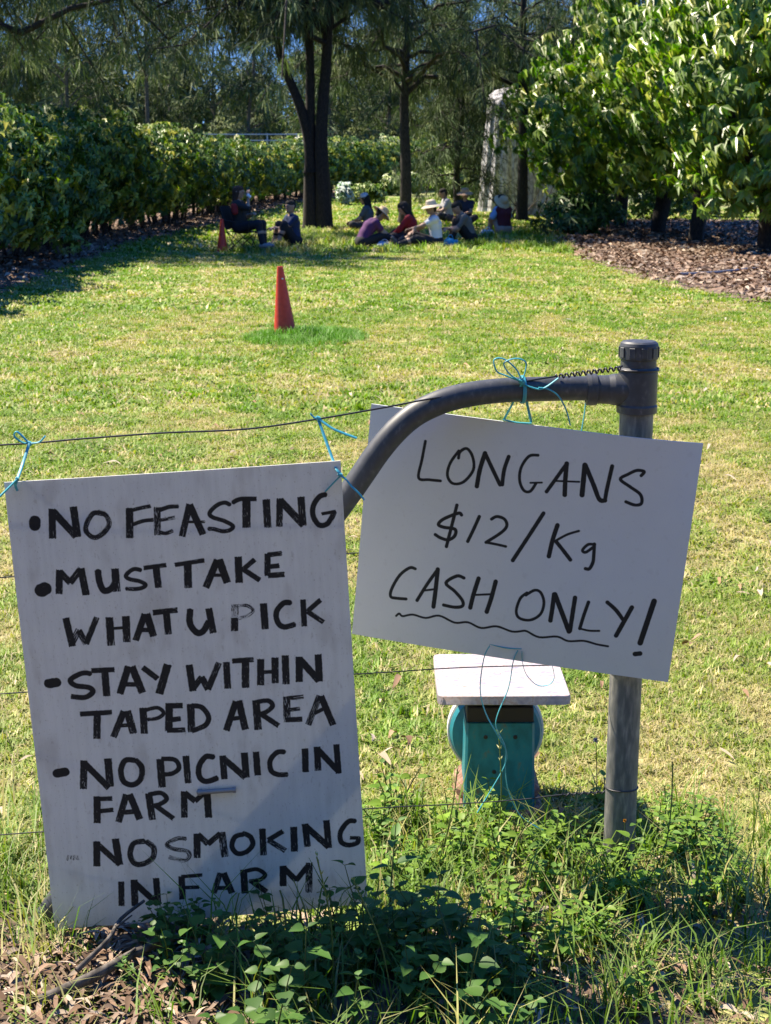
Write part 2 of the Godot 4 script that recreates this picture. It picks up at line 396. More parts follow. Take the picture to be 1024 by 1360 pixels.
func dryness(x: float, z: float) -> float:
	var d := 0.5 + 0.65 * nz.get_noise_2d(x * 55.0 + 300.0, z * 38.0) + 0.75 * nz.get_noise_2d(x * 190.0, z * 150.0 + 700.0)
	d += 0.10 * smoothstep(-0.5, 2.0, x) * (1.0 - smoothstep(9.0, 16.0, -z))
	d += 0.16 * smoothstep(0.5, 1.4, x) * (1.0 - smoothstep(3.2, 5.0, -z))
	d -= 0.18 * smoothstep(-2.5, -6.0, x)
	return clamp(d, 0.0, 1.0)

func lawn_col(dry: float) -> Color:
	var a := Color(0.165, 0.285, 0.036)
	var b := Color(0.29, 0.37, 0.075)
	var c := Color(0.48, 0.40, 0.20)
	return a.lerp(b, dry * 2.0) if dry < 0.5 else b.lerp(c, (dry - 0.5) * 2.0)

# ------------------------------------------------------------------ ready
func _ready() -> void:
	rng.seed = 20240
	nz.seed = 7; nz.frequency = 0.01; nz.fractal_octaves = 3
	# camera
	var cam := Camera3D.new()
	cam.name = "camera"
	cam.fov = rad_to_deg(2.0 * atan(680.0 / 1900.0))
	cam.near = 0.05; cam.far = 1500.0
	cam.position = Vector3(0, 1.55, 0)
	cam.rotation_degrees = Vector3(-13.2, 0, 0)
	var ca := CameraAttributesPhysical.new()
	ca.frustum_focal_length = 12.0 / (680.0 / 1900.0)
	ca.frustum_focus_distance = 2.95
	ca.frustum_near = 0.05
	ca.frustum_far = 1500.0
	ca.exposure_aperture = 11.0
	cam.attributes = ca
	add_child(cam)
	# sky, exposure
	var we := WorldEnvironment.new()
	we.name = "world_environment"
	var env := Environment.new()
	env.background_mode = Environment.BG_SKY
	var sm := ProceduralSkyMaterial.new()
	sm.sky_top_color = Color(0.21, 0.46, 0.86)
	sm.sky_horizon_color = Color(0.53, 0.73, 0.95)
	sm.sky_curve = 0.12
	sm.ground_bottom_color = Color(0.25, 0.27, 0.15)
	sm.ground_horizon_color = Color(0.45, 0.55, 0.60)
	sm.sun_angle_max = 6.0
	var sky := Sky.new()
	sky.sky_material = sm
	env.sky = sky
	env.tonemap_mode = Environment.TONE_MAPPER_LINEAR
	env.tonemap_exposure = 2.8
	env.background_energy_multiplier = 0.50
	env.sdfgi_enabled = true; env.ssao_enabled = true; env.ssil_enabled = true
	we.environment = env
	add_child(we)
	# the sun stands high to the left, a little behind the boards
	var sun := DirectionalLight3D.new()
	sun.name = "sun"
	sun.light_energy = 1.5
	sun.light_color = Color(1.0, 0.95, 0.86)
	sun.light_angular_distance = 0.53
	sun.shadow_enabled = true
	add_child(sun)
	sun.look_at_from_position(Vector3(-0.515, 0.788, -0.338), Vector3.ZERO)
	materials()
	terrain()
	trees()
	hedge()
	mangos()
	gate()
	boards()
	ribbons()
	scale_thing()
	cones()
	people()
	lawn_grass()
	weeds()
	details()

func materials() -> void:
	M.lawn = mat(Color.WHITE, 0.95, true)
	tri_tex(M.lawn, noise_tex(512, 0.03, 5, 3, [[0.0, grey(0.6)], [0.35, grey(0.82)], [0.6, grey(0.97)], [1.0, grey(1.0)]]), Vector3(0.9, 0.9, 0.9))
	M.soil = mat(Color.WHITE, 0.95)
	tri_tex(M.soil, noise_tex(512, 0.035, 5, 9, [[0.0, lin(0.05, 0.032, 0.022)], [0.4, lin(0.12, 0.078, 0.055)], [0.6, lin(0.22, 0.15, 0.11)], [1.0, lin(0.34, 0.25, 0.19)]]), Vector3(0.8, 0.8, 0.8))
	M.grass = leafmat(0.55, Color(0.75, 0.85, 0.4), 0.4)
	M.litter = leafmat(0.85, Color(0.15, 0.12, 0.08), 0.25)
	M.mango = leafmat(0.36, Color(0.6, 0.8, 0.22), 0.5)
	M.shrub = leafmat(0.42, Color(0.55, 0.7, 0.2), 0.45)
	M.needle = leafmat(0.7, Color(0.55, 0.6, 0.4), 0.3)
	M.weed = leafmat(0.5, Color(0.6, 0.8, 0.25), 0.4)
	M.bark = mat(Color.WHITE, 0.95, true)
	tri_tex(M.bark, noise_tex(256, 0.05, 4, 21, [[0.0, grey(0.25)], [0.4, grey(0.6)], [0.6, grey(0.85)], [1.0, grey(1.0)]]), Vector3(3.0, 0.55, 3.0))
	M.verge = mat(Color.WHITE, 0.95)  # gate soil, darkened to send less bounced light onto the boards
	tri_tex(M.verge, noise_tex(512, 0.035, 5, 10, [[0.0, lin(0.03, 0.022, 0.016)], [0.4, lin(0.07, 0.048, 0.034)], [0.6, lin(0.13, 0.088, 0.064)], [1.0, lin(0.22, 0.16, 0.12)]]), Vector3(0.8, 0.8, 0.8))
	M.pipe = mat(Color.WHITE, 0.5)
	tri_tex(M.pipe, noise_tex(512, 0.02, 5, 33, [[0.0, lin(0.036, 0.040, 0.047)], [0.45, lin(0.044, 0.048, 0.056)], [0.64, lin(0.056, 0.060, 0.068)], [0.8, lin(0.09, 0.09, 0.092)], [1.0, lin(0.20, 0.19, 0.18)]]), Vector3(5, 3, 5))
	M.post = mat(Color.WHITE, 0.6)
	tri_tex(M.post, noise_tex(512, 0.02, 5, 35, [[0.0, lin(0.07, 0.073, 0.073)], [0.45, lin(0.115, 0.118, 0.115)], [0.62, lin(0.165, 0.162, 0.15)], [1.0, lin(0.30, 0.28, 0.25)]]), Vector3(7, 1.6, 7))
	M.wire = mat(lin(0.05, 0.05, 0.055), 0.45, false, 0.6)
	M.ribbon = mat(lin(0.06, 0.34, 0.42), 0.42)
	M.ribbon.backlight_enabled = true
	M.ribbon.backlight = Color(0.4, 0.6, 0.6)
	M.skin = mat(Color.WHITE, 0.6, true)
	M.cloth = mat(Color.WHITE, 0.9, true)
	M.plain = mat(Color.WHITE, 0.6, true)

func terrain() -> void:
	var mb := MB.new()
	var xs := []
	var zs := []
	for i in 141:
		var t := (i - 70) / 70.0
		xs.append(sign(t) * (pow(abs(t), 1.0) * 5.0 + pow(abs(t), 4.0) * 60.0 + pow(abs(t), 12.0) * 300.0))
	for j in 181:
		var t := j / 180.0
		zs.append(3.0 - t * 8.0 - pow(t, 2.0) * 30.0 - pow(t, 5.0) * 120.0 - pow(t, 14.0) * 500.0)
	for j in zs.size():
		for i in xs.size():
			var x: float = xs[i]
			var z: float = zs[j]
			var e := 0.15
			var nn := Vector3(ground_h(x - e, z) - ground_h(x + e, z), 2.0 * e, ground_h(x, z - e) - ground_h(x, z + e)).normalized()
			var col := lawn_col(dryness(x, z))
			col = col.lerp(Color(0.20, 0.13, 0.075), clamp(0.22 + 0.7 * nz.get_noise_2d(x * 260.0 + 90.0, z * 260.0), 0.0, 0.75))
			mb.vert(on_ground(x, z), nn, col)
	var w := xs.size()
	for j in zs.size() - 1:
		for i in w - 1:
			var a := j * w + i
			mb.face(a, a + 1, a + w + 1); mb.face(a, a + w + 1, a + w)
	struct("ground", mb.mesh(), M.lawn)
	# bare soil under the hedge and mulch under the mango trees
	bed("soil_strip", [Vector2(-5.35, -17), Vector2(-5.3, -21.0), Vector2(-5.6, -27), Vector2(-5.75, -33), Vector2(-4.6, -42.5), Vector2(-3.3, -58), Vector2(-0.4, -71), Vector2(1.4, -78)], -4.2)
	bed("mulch_bed", [Vector2(4.9, -17.0), Vector2(4.3, -20.0), Vector2(3.95, -23.0), Vector2(3.8, -28), Vector2(3.9, -33), Vector2(4.3, -38), Vector2(5.0, -43), Vector2(6.0, -48)], 9.0)
	bed("bare_soil_with_added_apron", [Vector2(-9.0, 9.0), Vector2(9.0, 9.0), Vector2(8.6, -1.9), Vector2(1.6, -2.0), Vector2(0.75, -2.25), Vector2(0.35, -2.62), Vector2(-0.2, -2.72), Vector2(-0.75, -2.86), Vector2(-1.6, -2.8), Vector2(-8.8, -2.7)], 0.0)  # gate soil; unseen part behind the viewer added to cut bounce on the boards

# a strip of earth between a wavy edge and the same edge moved sideways; width 0: the outline itself
func bed(called: String, edge: Array, width: float) -> void:
	var mb := MB.new()
	if width == 0.0:
		var pl := PackedVector2Array()
		for i in edge.size():
			var a: Vector2 = edge[i]
			var b: Vector2 = edge[(i + 1) % edge.size()]
			for k in 8:
				var q := a.lerp(b, k / 8.0)
				pl.append(q + Vector2(nz.get_noise_2d(q.x * 500, q.y * 500), nz.get_noise_2d(q.y * 500, q.x * 500 + 99)) * 0.12)
		var lo := Vector2(1e9, 1e9)
		var hi := -lo
		for q in pl:
			lo = lo.min(q); hi = hi.max(q)
		var st := 0.09
		var seen := {}
		for i in int((hi.x - lo.x) / st) + 1:
			for j in int((hi.y - lo.y) / st) + 1:
				var o := lo + Vector2(i, j) * st
				if not Geometry2D.is_point_in_polygon(o + Vector2(st, st) * 0.5, pl):
					continue
				var ids := []
				for d in [Vector2i(0, 0), Vector2i(1, 0), Vector2i(1, 1), Vector2i(0, 1)]:
					var key := Vector2i(i, j) + Vector2i(d)
					if not seen.has(key):
						var q := lo + Vector2(key) * st
						seen[key] = mb.vert(on_ground(q.x, q.y) + Vector3(0, 0.006 + 0.006 * nz.get_noise_2d(q.x * 900, q.y * 900), 0), Vector3.UP, Color.WHITE)
					ids.append(seen[key])
				mb.face(ids[0], ids[1], ids[2]); mb.face(ids[0], ids[2], ids[3])
	else:
		var n := 40 * (edge.size() - 1)
		for i in n + 1:
			var t := float(i) / n * (edge.size() - 1)
			var k: int = min(int(t), edge.size() - 2)
			var q: Vector2 = edge[k].lerp(edge[k + 1], t - k)
			var wob := 0.35 * nz.get_noise_2d(q.x * 60, q.y * 160) + 0.25 * nz.get_noise_2d(q.y * 500, 31)
			for j in 15:
				var u := j / 14.0
				var x := q.x + wob * (1.0 - u) + width * u
				mb.vert(on_ground(x, q.y) + Vector3(0, 0.012 + 0.05 * sin(u * PI) + 0.015 * nz.get_noise_2d(x * 300, q.y * 300), 0), Vector3.UP, Color.WHITE)
		for i in n:
			for j in 14:
				var a := i * 15 + j
				mb.face(a, a + 1, a + 16); mb.face(a, a + 16, a + 15)
	struct(called, mb.mesh(), M.verge if width == 0.0 else M.soil)

# ------------------------------------------------------------------ trees
# stems: arrays of points from the foot up; crown of drooping needle sprays on limbs that leave the stems
func casuarina(o: Node3D, p: Dictionary) -> void:
	var bark := Color(p.get("bark", Color(0.06, 0.052, 0.045)))
	var wood := MB.new()
	var paths := []
	for s in p.stems:
		var sp := smooth_path(s.pts, 6)
		var ra := []
		for i in sp.size():
			var t := float(i) / (sp.size() - 1)
			var r: float = lerp(s.r0, s.r1, pow(t, 0.8))
			r *= 1.0 + 0.5 * exp(-t * s.get("flare", 30.0))
			ra.append(r)
		wood.tube(sp, ra, p.get("sides", 14), bark, true, 0.16, s.pts[0].x * 9.0 + s.r0 * 40.0)
		paths.append([sp, ra])
	var limbs := wood
	var crown := MB.new()
	var n: int = p.limbs
	for i in n:
		var pr: Array = paths[i % paths.size()]
		var sp: Array = pr[0]
		var t: float = lerp(p.t0, 0.98, pow((i + rng.randf()) / n, p.get("bias", 0.9)))
		var fi := t * (sp.size() - 1)
		var a: Vector3 = sp[int(fi)].lerp(sp[min(int(fi) + 1, sp.size() - 1)], fi - int(fi))
		var az: float = i * 2.39996 + rr(-0.5, 0.5)
		var l: float = p.reach * lerp(1.0, 0.4, (t - p.t0) / (1.0 - p.t0)) * rr(0.65, 1.15)
		var out := Vector3(cos(az), 0, sin(az))
		var rise: float = rr(0.1, 0.75) * p.get("rise", 1.0)
		var pts := [a]
		for k in range(1, 7):
			var u := k / 6.0
			pts.append(a + out * l * u + Vector3(0, l * (rise * u - p.get("sag", 0.55) * u * u), 0) + rv() * l * 0.035 * k)
		limb(limbs, crown, pts, l, p, bark)
	for e in p.get("extra", []):
		limb(limbs, crown, smooth_path(e, 3), (e[-1] - e[0]).length(), p, bark)
	put("trunk", wood.mesh(), M.bark, o)
	put("crown", crown.mesh(), M.needle, o)

func limb(limbs: MB, crown: MB, pts: Array, l: float, p: Dictionary, bark: Color) -> void:
	var ra := []
	var r0: float = p.get("limb_r", 0.02) * l
	for k in pts.size():
		ra.append(lerp(r0, r0 * 0.15, float(k) / (pts.size() - 1)))
	limbs.tube(pts, ra, 5, bark, false, 0.1, l * 7.0)
	var m := int(l / p.step)
	for k in m:
		var u := 0.18 + 0.82 * (k + rng.randf()) / m
		var fi := u * (pts.size() - 1)
		var k0: int = min(int(fi), pts.size() - 2)
		var q: Vector3 = pts[k0].lerp(pts[k0 + 1], fi - k0)
		var tg: Vector3 = (pts[k0 + 1] - pts[k0]).normalized()
		var d := (tg * rr(0.2, 0.9) + rv() * 0.9 + Vector3(0, 0.15, 0)).normalized()
		var tl: float = p.twig * rr(0.5, 1.2)
		var tip := q + d * tl + Vector3(0, -tl * 0.25, 0)
		limbs.tube([q, q + d * tl * 0.5, tip], [0.010 * p.thick, 0.007 * p.thick, 0.003 * p.thick], 3, bark, false)
		var shade: float = rr(0.6, 1.35)
		var base: Color = p.cols[rng.randi() % p.cols.size()]
		for tt in p.tufts:
			var at := q.lerp(tip, (tt + 0.6) / p.tufts) + rv() * tl * 0.12
			for s in p.per:
				var dd := (d * 0.55 + rv() * 0.75 + Vector3(0, -p.droop, 0)).normalized()
				var col := base * (shade * rr(0.75, 1.25))
				crown.sliver(at + rv() * tl * 0.06, dd, p.len * rr(0.6, 1.2), p.wid * rr(0.7, 1.3), Color(col.r, col.g, col.b), rr(0.05, 0.4), (rv() + Vector3(0, 0.8, 0)).normalized())

func trees() -> void:
	var cols := [Color(0.068, 0.108, 0.050), Color(0.100, 0.142, 0.064), Color(0.050, 0.082, 0.040), Color(0.14, 0.182, 0.08)]
	var near := {"cols": cols, "t0": 0.3, "reach": 4.2, "step": 0.20, "twig": 0.75, "tufts": 3, "per": 11, "len": 0.42, "wid": 0.020, "droop": 0.75, "thick": 1.0}
	# the twin-stemmed tree
	var g := ground_h(-1.75, -38.0)
	var o := thing("casuarina_tree", "dark twin-stemmed casuarina with a leaning limb beside the seated people", "tree", Vector3(-1.75, g, -38.0))
	var p := near.duplicate()
	p.merge({"bark": Color(0.040, 0.034, 0.030), "limbs": 84, "t0": 0.60, "reach": 5.2, "sag": 0.35, "stems": [
		{"pts": [Vector3(-0.20, -0.15, 0), Vector3(-0.20, 1.2, 0), Vector3(-0.17, 3.0, 0), Vector3(-0.20, 5.0, 0), Vector3(-0.40, 8.0, -0.2), Vector3(-0.5, 13.0, -0.3)], "r0": 0.20, "r1": 0.05},
		{"pts": [Vector3(0.14, -0.15, 0.05), Vector3(0.12, 1.2, 0.08), Vector3(0.10, 2.6, 0.1), Vector3(0.27, 4.5, 0.1), Vector3(0.42, 8.0, 0.3), Vector3(0.6, 14.0, 0.4)], "r0": 0.26, "r1": 0.05},
		{"pts": [Vector3(-0.16, 1.5, 0.0), Vector3(-0.24, 2.4, 0.03), Vector3(-0.46, 3.2, 0.1), Vector3(-0.82, 4.1, 0.15), Vector3(-1.12, 5.2, 0.2), Vector3(-1.5, 7.0, 0.3), Vector3(-2.3, 11.0, 0.5)], "r0": 0.165, "r1": 0.06, "flare": 800.0}],
		"extra": [
			[Vector3(-1.1, 5.3, 0.2), Vector3(-2.4, 5.9, 0.5), Vector3(-3.8, 5.5, 0.9), Vector3(-5.0, 4.6, 1.2)],
			[Vector3(-1.3, 6.3, 0.3), Vector3(-2.9, 6.6, 1.2), Vector3(-4.4, 6.0, 2.0), Vector3(-5.6, 5.2, 2.2)],
			[Vector3(0.35, 5.0, 0.1), Vector3(1.4, 5.7, -0.4), Vector3(2.3, 5.5, -0.6), Vector3(3.0, 4.8, -0.7)]]}, true)
	casuarina(o, p)
	# single stems to its right
	o = thing("casuarina_tree", "straight single casuarina trunk with pale bark between the seated people", "tree", on_ground(0.56, -42.0))
	p = near.duplicate()
	p.merge({"bark": Color(0.085, 0.072, 0.062), "limbs": 36, "t0": 0.54, "sag": 0.4, "stems": [{"pts": [Vector3(0, -0.15, 0), Vector3(0.02, 1.5, 0), Vector3(-0.04, 3.2, 0), Vector3(0.02, 6.0, 0), Vector3(-0.1, 15.0, 0)], "r0": 0.21, "r1": 0.06}]}, true)
	casuarina(o, p)
	o = thing("casuarina_tree", "bushy young casuarina with low drooping sprays beside the white netting", "tree", on_ground(2.3, -46.5))
	p = near.duplicate()
	p.merge({"limbs": 46, "t0": 0.16, "reach": 2.0, "sag": 0.75, "stems": [{"pts": [Vector3(0, -0.1, 0), Vector3(-0.05, 1.5, 0), Vector3(0.1, 3.2, 0), Vector3(0.15, 5.0, 0), Vector3(0.3, 9.5, 0)], "r0": 0.13, "r1": 0.03}]}, true)
	casuarina(o, p)
	o = thing("casuarina_tree", "tall dark casuarina trunk standing in front of the white netting", "tree", on_ground(4.15, -44.5))
	p = near.duplicate()
	p.merge({"bark": Color(0.04, 0.036, 0.032), "limbs": 42, "t0": 0.46, "reach": 3.6, "stems": [{"pts": [Vector3(0, -0.15, 0), Vector3(0.0, 1.5, 0), Vector3(-0.02, 4.0, 0), Vector3(-0.08, 6.5, 0), Vector3(0.1, 14.0, 0)], "r0": 0.20, "r1": 0.05}]}, true)
	casuarina(o, p)
	o = thing("casuarina_tree", "leaning casuarina whose stems rise behind the mango crowns", "tree", on_ground(6.3, -48.0))
	p = near.duplicate()
	p.merge({"limbs": 40, "t0": 0.3, "stems": [{"pts": [Vector3(0.9, -0.15, 0), Vector3(0.7, 1.5, 0), Vector3(0.3, 4.0, 0), Vector3(-0.1, 6.5, 0), Vector3(-0.5, 14.0, 0)], "r0": 0.19, "r1": 0.05}, {"pts": [Vector3(0.35, 4.0, 0), Vector3(0.4, 5.5, 0), Vector3(0.6, 12.0, 0)], "r0": 0.13, "r1": 0.04}]}, true)
	casuarina(o, p)
	# trees by the hedge, out of the frame to the left, whose shade falls across the lawn
	o = thing("casuarina_tree", "casuarina by the hedge whose hanging sprays reach over the lawn", "tree", on_ground(-10.4, -33.5))
	p = near.duplicate()
	p.merge({"limbs": 84, "t0": 0.53, "reach": 5.8, "sag": 0.4, "stems": [{"pts": [Vector3(0, -0.15, 0), Vector3(0.1, 2.5, 0), Vector3(0.3, 6.5, 0), Vector3(0.2, 14.0, 0)], "r0": 0.24, "r1": 0.05}]}, true)
	casuarina(o, p)
	# the wood behind: a few kinds, set out in rows that run off to both sides
	var far := {"cols": cols, "t0": 0.12, "reach": 3.0, "step": 0.42, "twig": 1.2, "tufts": 3, "per": 9, "len": 0.85, "wid": 0.060, "droop": 0.40, "thick": 2.0, "sides": 7, "bark": Color(0.17, 0.155, 0.135)}
	var kinds := []
	for k in 5:
		o = thing("forest_casuarina", "tall wispy grey-green casuarina in the wood beyond the hedge", "tree", Vector3.ZERO, 0.0, "casuarinas in the wood beyond the hedge")
		p = far.duplicate()
		var hh: float = [14.0, 17.0, 15.0, 19.0, 12.5][k]
		p.merge({"limbs": [40, 44, 36, 44, 44][k], "t0": [0.14, 0.32, 0.20, 0.38, 0.08][k], "reach": [2.6, 3.2, 3.3, 3.0, 2.3][k], "rise": 1.7, "sag": 0.6, "stems": [{"pts": [Vector3(0, -0.3, 0), Vector3(rr(-0.3, 0.3), hh * 0.3, 0), Vector3(rr(-0.5, 0.5), hh * 0.6, rr(-0.4, 0.4)), Vector3(rr(-0.8, 0.8), hh, 0)], "r0": 0.17, "r1": 0.03}]}, true)
		casuarina(o, p)
		kinds.append(o)
	var placed := 0
	for row in [[86.0, 4.6], [97.0, 4.8], [112.0, 5.2], [130.0, 5.6]]:
		var half: float = row[0] * 0.285 + 5.0
		var x := -half + rr(0.0, 3.0)
		while x < half:
			var z: float = -row[0] - rr(-3.5, 3.5)
			var k: int = rng.randi() % 5
			if placed < 5:
				k = placed
			var at := on_ground(x, z)
			var sc := rr(0.8, 1.15)
			if x / z > 0.08 and x / z < 0.22: sc *= 0.80
			if placed < 5:
				kinds[k].position = at
				kinds[k].rotation.y = rr(0, TAU)
			else:
				copy(kinds[k], "forest_casuarina", at, rr(0, TAU), Vector3(sc, sc * rr(0.9, 1.1), sc))
			placed += 1
			x += row[1] * rr(0.65, 1.35)

# rosettes of leaves on the outside of an uneven crown
func leafy(mb: MB, ce: Vector3, rad: Vector3, count: int, per: int, ll: float, lw: float, cols: Array, seed_: float, bottom: float, box := 0.0, droop := 0.55, inner := 0.55) -> void:
	for i in count:
		var d := rv()
		if box > 0.0:
			var big: float = max(abs(d.x), max(abs(d.y), abs(d.z)))
			d = d.lerp(d / big * 0.85, box)
		var lump := 1.0 + 0.42 * nz.get_noise_3d(d.x * 90 + seed_, d.y * 90, d.z * 90 + seed_) + 0.28 * nz.get_noise_3d(d.x * 260, d.y * 260 + seed_, d.z * 260)
		var depth := 1.0 - (1.0 - inner) * pow(rng.randf(), 2.2)
		var at := ce + d * rad * lump * depth
		if at.y < bottom + rr(0.0, 0.35):
			continue
		var out := (d / rad).normalized()
		var base: Color = cols[min(cols.size() - 1, int(pow(rng.randf(), 1.5) * cols.size()))]
		var tone := rr(0.75, 1.25)
		var ax := (out * 0.8 + Vector3(0, 0.45, 0) + rv() * 0.35).normalized()
		var u := ax.cross(rv()).normalized()
		var w := ax.cross(u)
		for k in per:
			var a := TAU * k / per + rr(-0.4, 0.4)
			var side := u * cos(a) + w * sin(a)
			var dd := (side * rr(0.6, 1.0) + ax * rr(0.0, 0.55) + Vector3(0, -droop * rr(0.4, 1.3), 0)).normalized()
			var nn := (ax + Vector3(0, 0.35, 0) + rv() * 0.3)
			nn = (nn - dd * nn.dot(dd)).normalized()
			var c := base * (tone * rr(0.8, 1.2))
			mb.leaf(at + ax * ll * 0.15, dd, nn, ll * rr(0.7, 1.15), lw * rr(0.8, 1.2), Color(c.r, c.g, c.b), rr(0.1, 0.5), 0.22)

func mangos() -> void:
	var cols := [Color(0.105, 0.185, 0.016), Color(0.145, 0.235, 0.018), Color(0.20, 0.30, 0.022), Color(0.29, 0.37, 0.03), Color(0.38, 0.41, 0.05)]
	# x, z, crown radius, height of crown centre, height of radius, label
	var spec := [
		[7.75, -29.6, Vector3(2.45, 2.7, 2.3), 3.6, 1.05, "mango tree with low hanging leaves on the near end of the mulch bed"],
		[7.25, -34.0, Vector3(2.5, 2.7, 2.3), 3.9, 1.25, "mango tree second along the mulch bed with forked dark trunk"],
		[7.15, -38.2, Vector3(3.3, 2.65, 2.6), 3.35, 1.05, "wide mango tree in the middle of the mulched row"],
		[6.8, -42.2, Vector3(2.9, 2.5, 2.4), 3.3, 1.0, "mango tree second from the far end of the mulched row"],
		[6.9, -46.0, Vector3(2.7, 2.5, 2.4), 3.3, 1.0, "mango tree at the far end of the mulched row"]]
	for i in spec.size():
		var s: Array = spec[i]
		var o := thing("mango_tree", s[5], "tree", on_ground(s[0], s[1]), 0.0, "mango trees in the mulched row")
		var wood := MB.new()
		var b := Color(0.045, 0.036, 0.03)
		var kink := rr(-0.2, 0.3)
		var fork := Vector3(kink * 0.8, rr(1.0, 1.3), rr(-0.1, 0.1))
		wood.tube(smooth_path([Vector3(0, -0.1, 0), Vector3(kink * 0.1, 0.35, 0.03), Vector3(kink * 0.7, 0.8, 0.02), fork], 4), same(13, 0.17), 12, b, true, 0.22, i * 3.0)
		put("trunk", wood.mesh(), M.bark, o)
		var ce := Vector3(0, s[3], 0)
		var rad: Vector3 = s[2]
		for k in 6:
			var mb := MB.new()
			var az := k * 1.05 + rr(-0.3, 0.3)
			var tip := ce + Vector3(cos(az) * rad.x * 0.75, rr(-0.3, 0.4) * rad.y, sin(az) * rad.z * 0.75)
			var mid := fork.lerp(tip, 0.5) + Vector3(0, 0.25, 0) + rv() * 0.15
			var pa := smooth_path([fork + Vector3(0, -0.12, 0), mid, tip], 5)
			var ra := []
			for q in pa.size():
				ra.append(lerp(0.095, 0.02, float(q) / (pa.size() - 1)))
			mb.tube(pa, ra, 7, Color(0.085, 0.062, 0.05), true, 0.12, k)
			put("limb", mb.mesh(), M.bark, o)
		var cr := MB.new()
		var many: int = 1500 if i < 3 else 800
		leafy(cr, ce, rad, many, 10, 0.30, 0.098, cols, i * 40.0, s[4], 0.0, 1.35)
		if i == 0:
			leafy(cr, Vector3(-0.3, 1.9, 0.9), Vector3(1.5, 1.1, 1.3), 260, 10, 0.32, 0.098, cols, 11.0, 0.75, 0.0, 1.35)
			leafy(cr, Vector3(1.2, 1.8, 0.9), Vector3(1.4, 1.0, 1.3), 200, 10, 0.32, 0.098, cols, 15.0, 0.7, 0.0, 1.35)
		if i == 2:
			leafy(cr, Vector3(-1.9, 2.6, 0.8), Vector3(1.7, 1.5, 1.4), 330, 10, 0.30, 0.098, cols, 21.0, 1.3, 0.0, 1.35)
		put("crown", cr.mesh(), M.mango, o)
		if i == 1:
			# unseen trees added behind the viewer to block sky light from the boards
			for q in [[-7.5, 6.5], [-2.2, 7.5], [2.6, 6.8], [7.8, 7.2]]:
				var v := copy(o, "added_verge_tree", on_ground(q[0], q[1]), q[0] * 3.0, Vector3(1.35, 1.25, 1.35))
				tag(v, "unseen leafy tree added to darken the boards it faces", "tree", "unseen trees added to darken the boards")

func hedge() -> void:
	# centre line of the hedge, which bends away behind the trees
	var line_pts := [Vector2(-7.1, -17.5), Vector2(-7.0, -22.5), Vector2(-7.2, -28), Vector2(-7.35, -33.0), Vector2(-6.2, -43.0), Vector2(-4.6, -58.0), Vector2(-1.6, -70.0), Vector2(1.2, -77.0), Vector2(4.5, -83.0)]
	var leaf_cols := [Color(0.055, 0.108, 0.024), Color(0.075, 0.138, 0.026), Color(0.105, 0.175, 0.028), Color(0.17, 0.235, 0.032), Color(0.27, 0.30, 0.038), Color(0.38, 0.37, 0.052)]
	var protos := []
	for k in 6:
		var gld := k >= 3
		var lab := "lower leafy shrub in the far run of the hedge" if gld else "tall glossy-leaved shrub in the near run of the hedge"
		var o := thing("hedge_shrub", lab, "shrub", Vector3.ZERO, 0.0, "lower shrubs of the far hedge" if gld else "tall shrubs of the near hedge")
		for s in 7:
			var w := MB.new()
			var a := rr(0, TAU)
			var f := Vector3(cos(a) * rr(0.05, 0.45), -0.05, sin(a) * rr(0.05, 0.45))
			w.tube([f, f * 1.5 + Vector3(0, 0.6, 0), f * 2.2 + Vector3(rr(-0.2, 0.2), 1.5, rr(-0.2, 0.2))], [0.045, 0.035, 0.015], 6, Color(0.08, 0.06, 0.048), false, 0.15, s)
			put("stem", w.mesh(), M.bark, o)
		var cr := MB.new()
		var hgt := 2.3 if gld else 2.85
		leafy(cr, Vector3(0, hgt * 0.56, 0), Vector3(1.35, hgt * 0.47, 1.35), 900 if not gld else 560, 8, 0.19, 0.085, leaf_cols, k * 33.0, 0.35, 0.55, 0.5, 0.6)
		put("foliage", cr.mesh(), M.shrub, o)
		protos.append(o)
	var first := [true, true, true, true, true, true]
	var made := 0
	for i in line_pts.size() - 1:
		var a: Vector2 = line_pts[i]
		var b: Vector2 = line_pts[i + 1]
		var n := int(round((b - a).length() / 1.85))
		for k in n:
			var q := a.lerp(b, float(k) / n) + Vector2(rr(-0.15, 0.15), rr(-0.2, 0.2))
			var kind: int = (made % 3) + (3 if -q.y > 31.0 + 14.0 * rng.randf() else 0)
			var at := on_ground(q.x, q.y)
			var sc := Vector3(1, rr(0.9, 1.06), 1) * (1.0 if q.y > -62.0 else 1.12)
			if first[kind]:
				first[kind] = false
				protos[kind].position = at
				protos[kind].rotation.y = rr(0, TAU)
			else:
				copy(protos[kind], "hedge_shrub", at, rr(0, TAU), sc)
			made += 1

# ------------------------------------------------------------------ gate post, brace and wires
const POST := Vector3(0.532, 0.0, -3.0)

func ring(ce: Vector3, r: float, th: float, tilt := 0.0) -> Array:
	var pts := []
	for k in 25:
		var a := TAU * k / 24.0
		pts.append(ce + Vector3(cos(a) * r, sin(a) * tilt, sin(a) * r))
	return pts

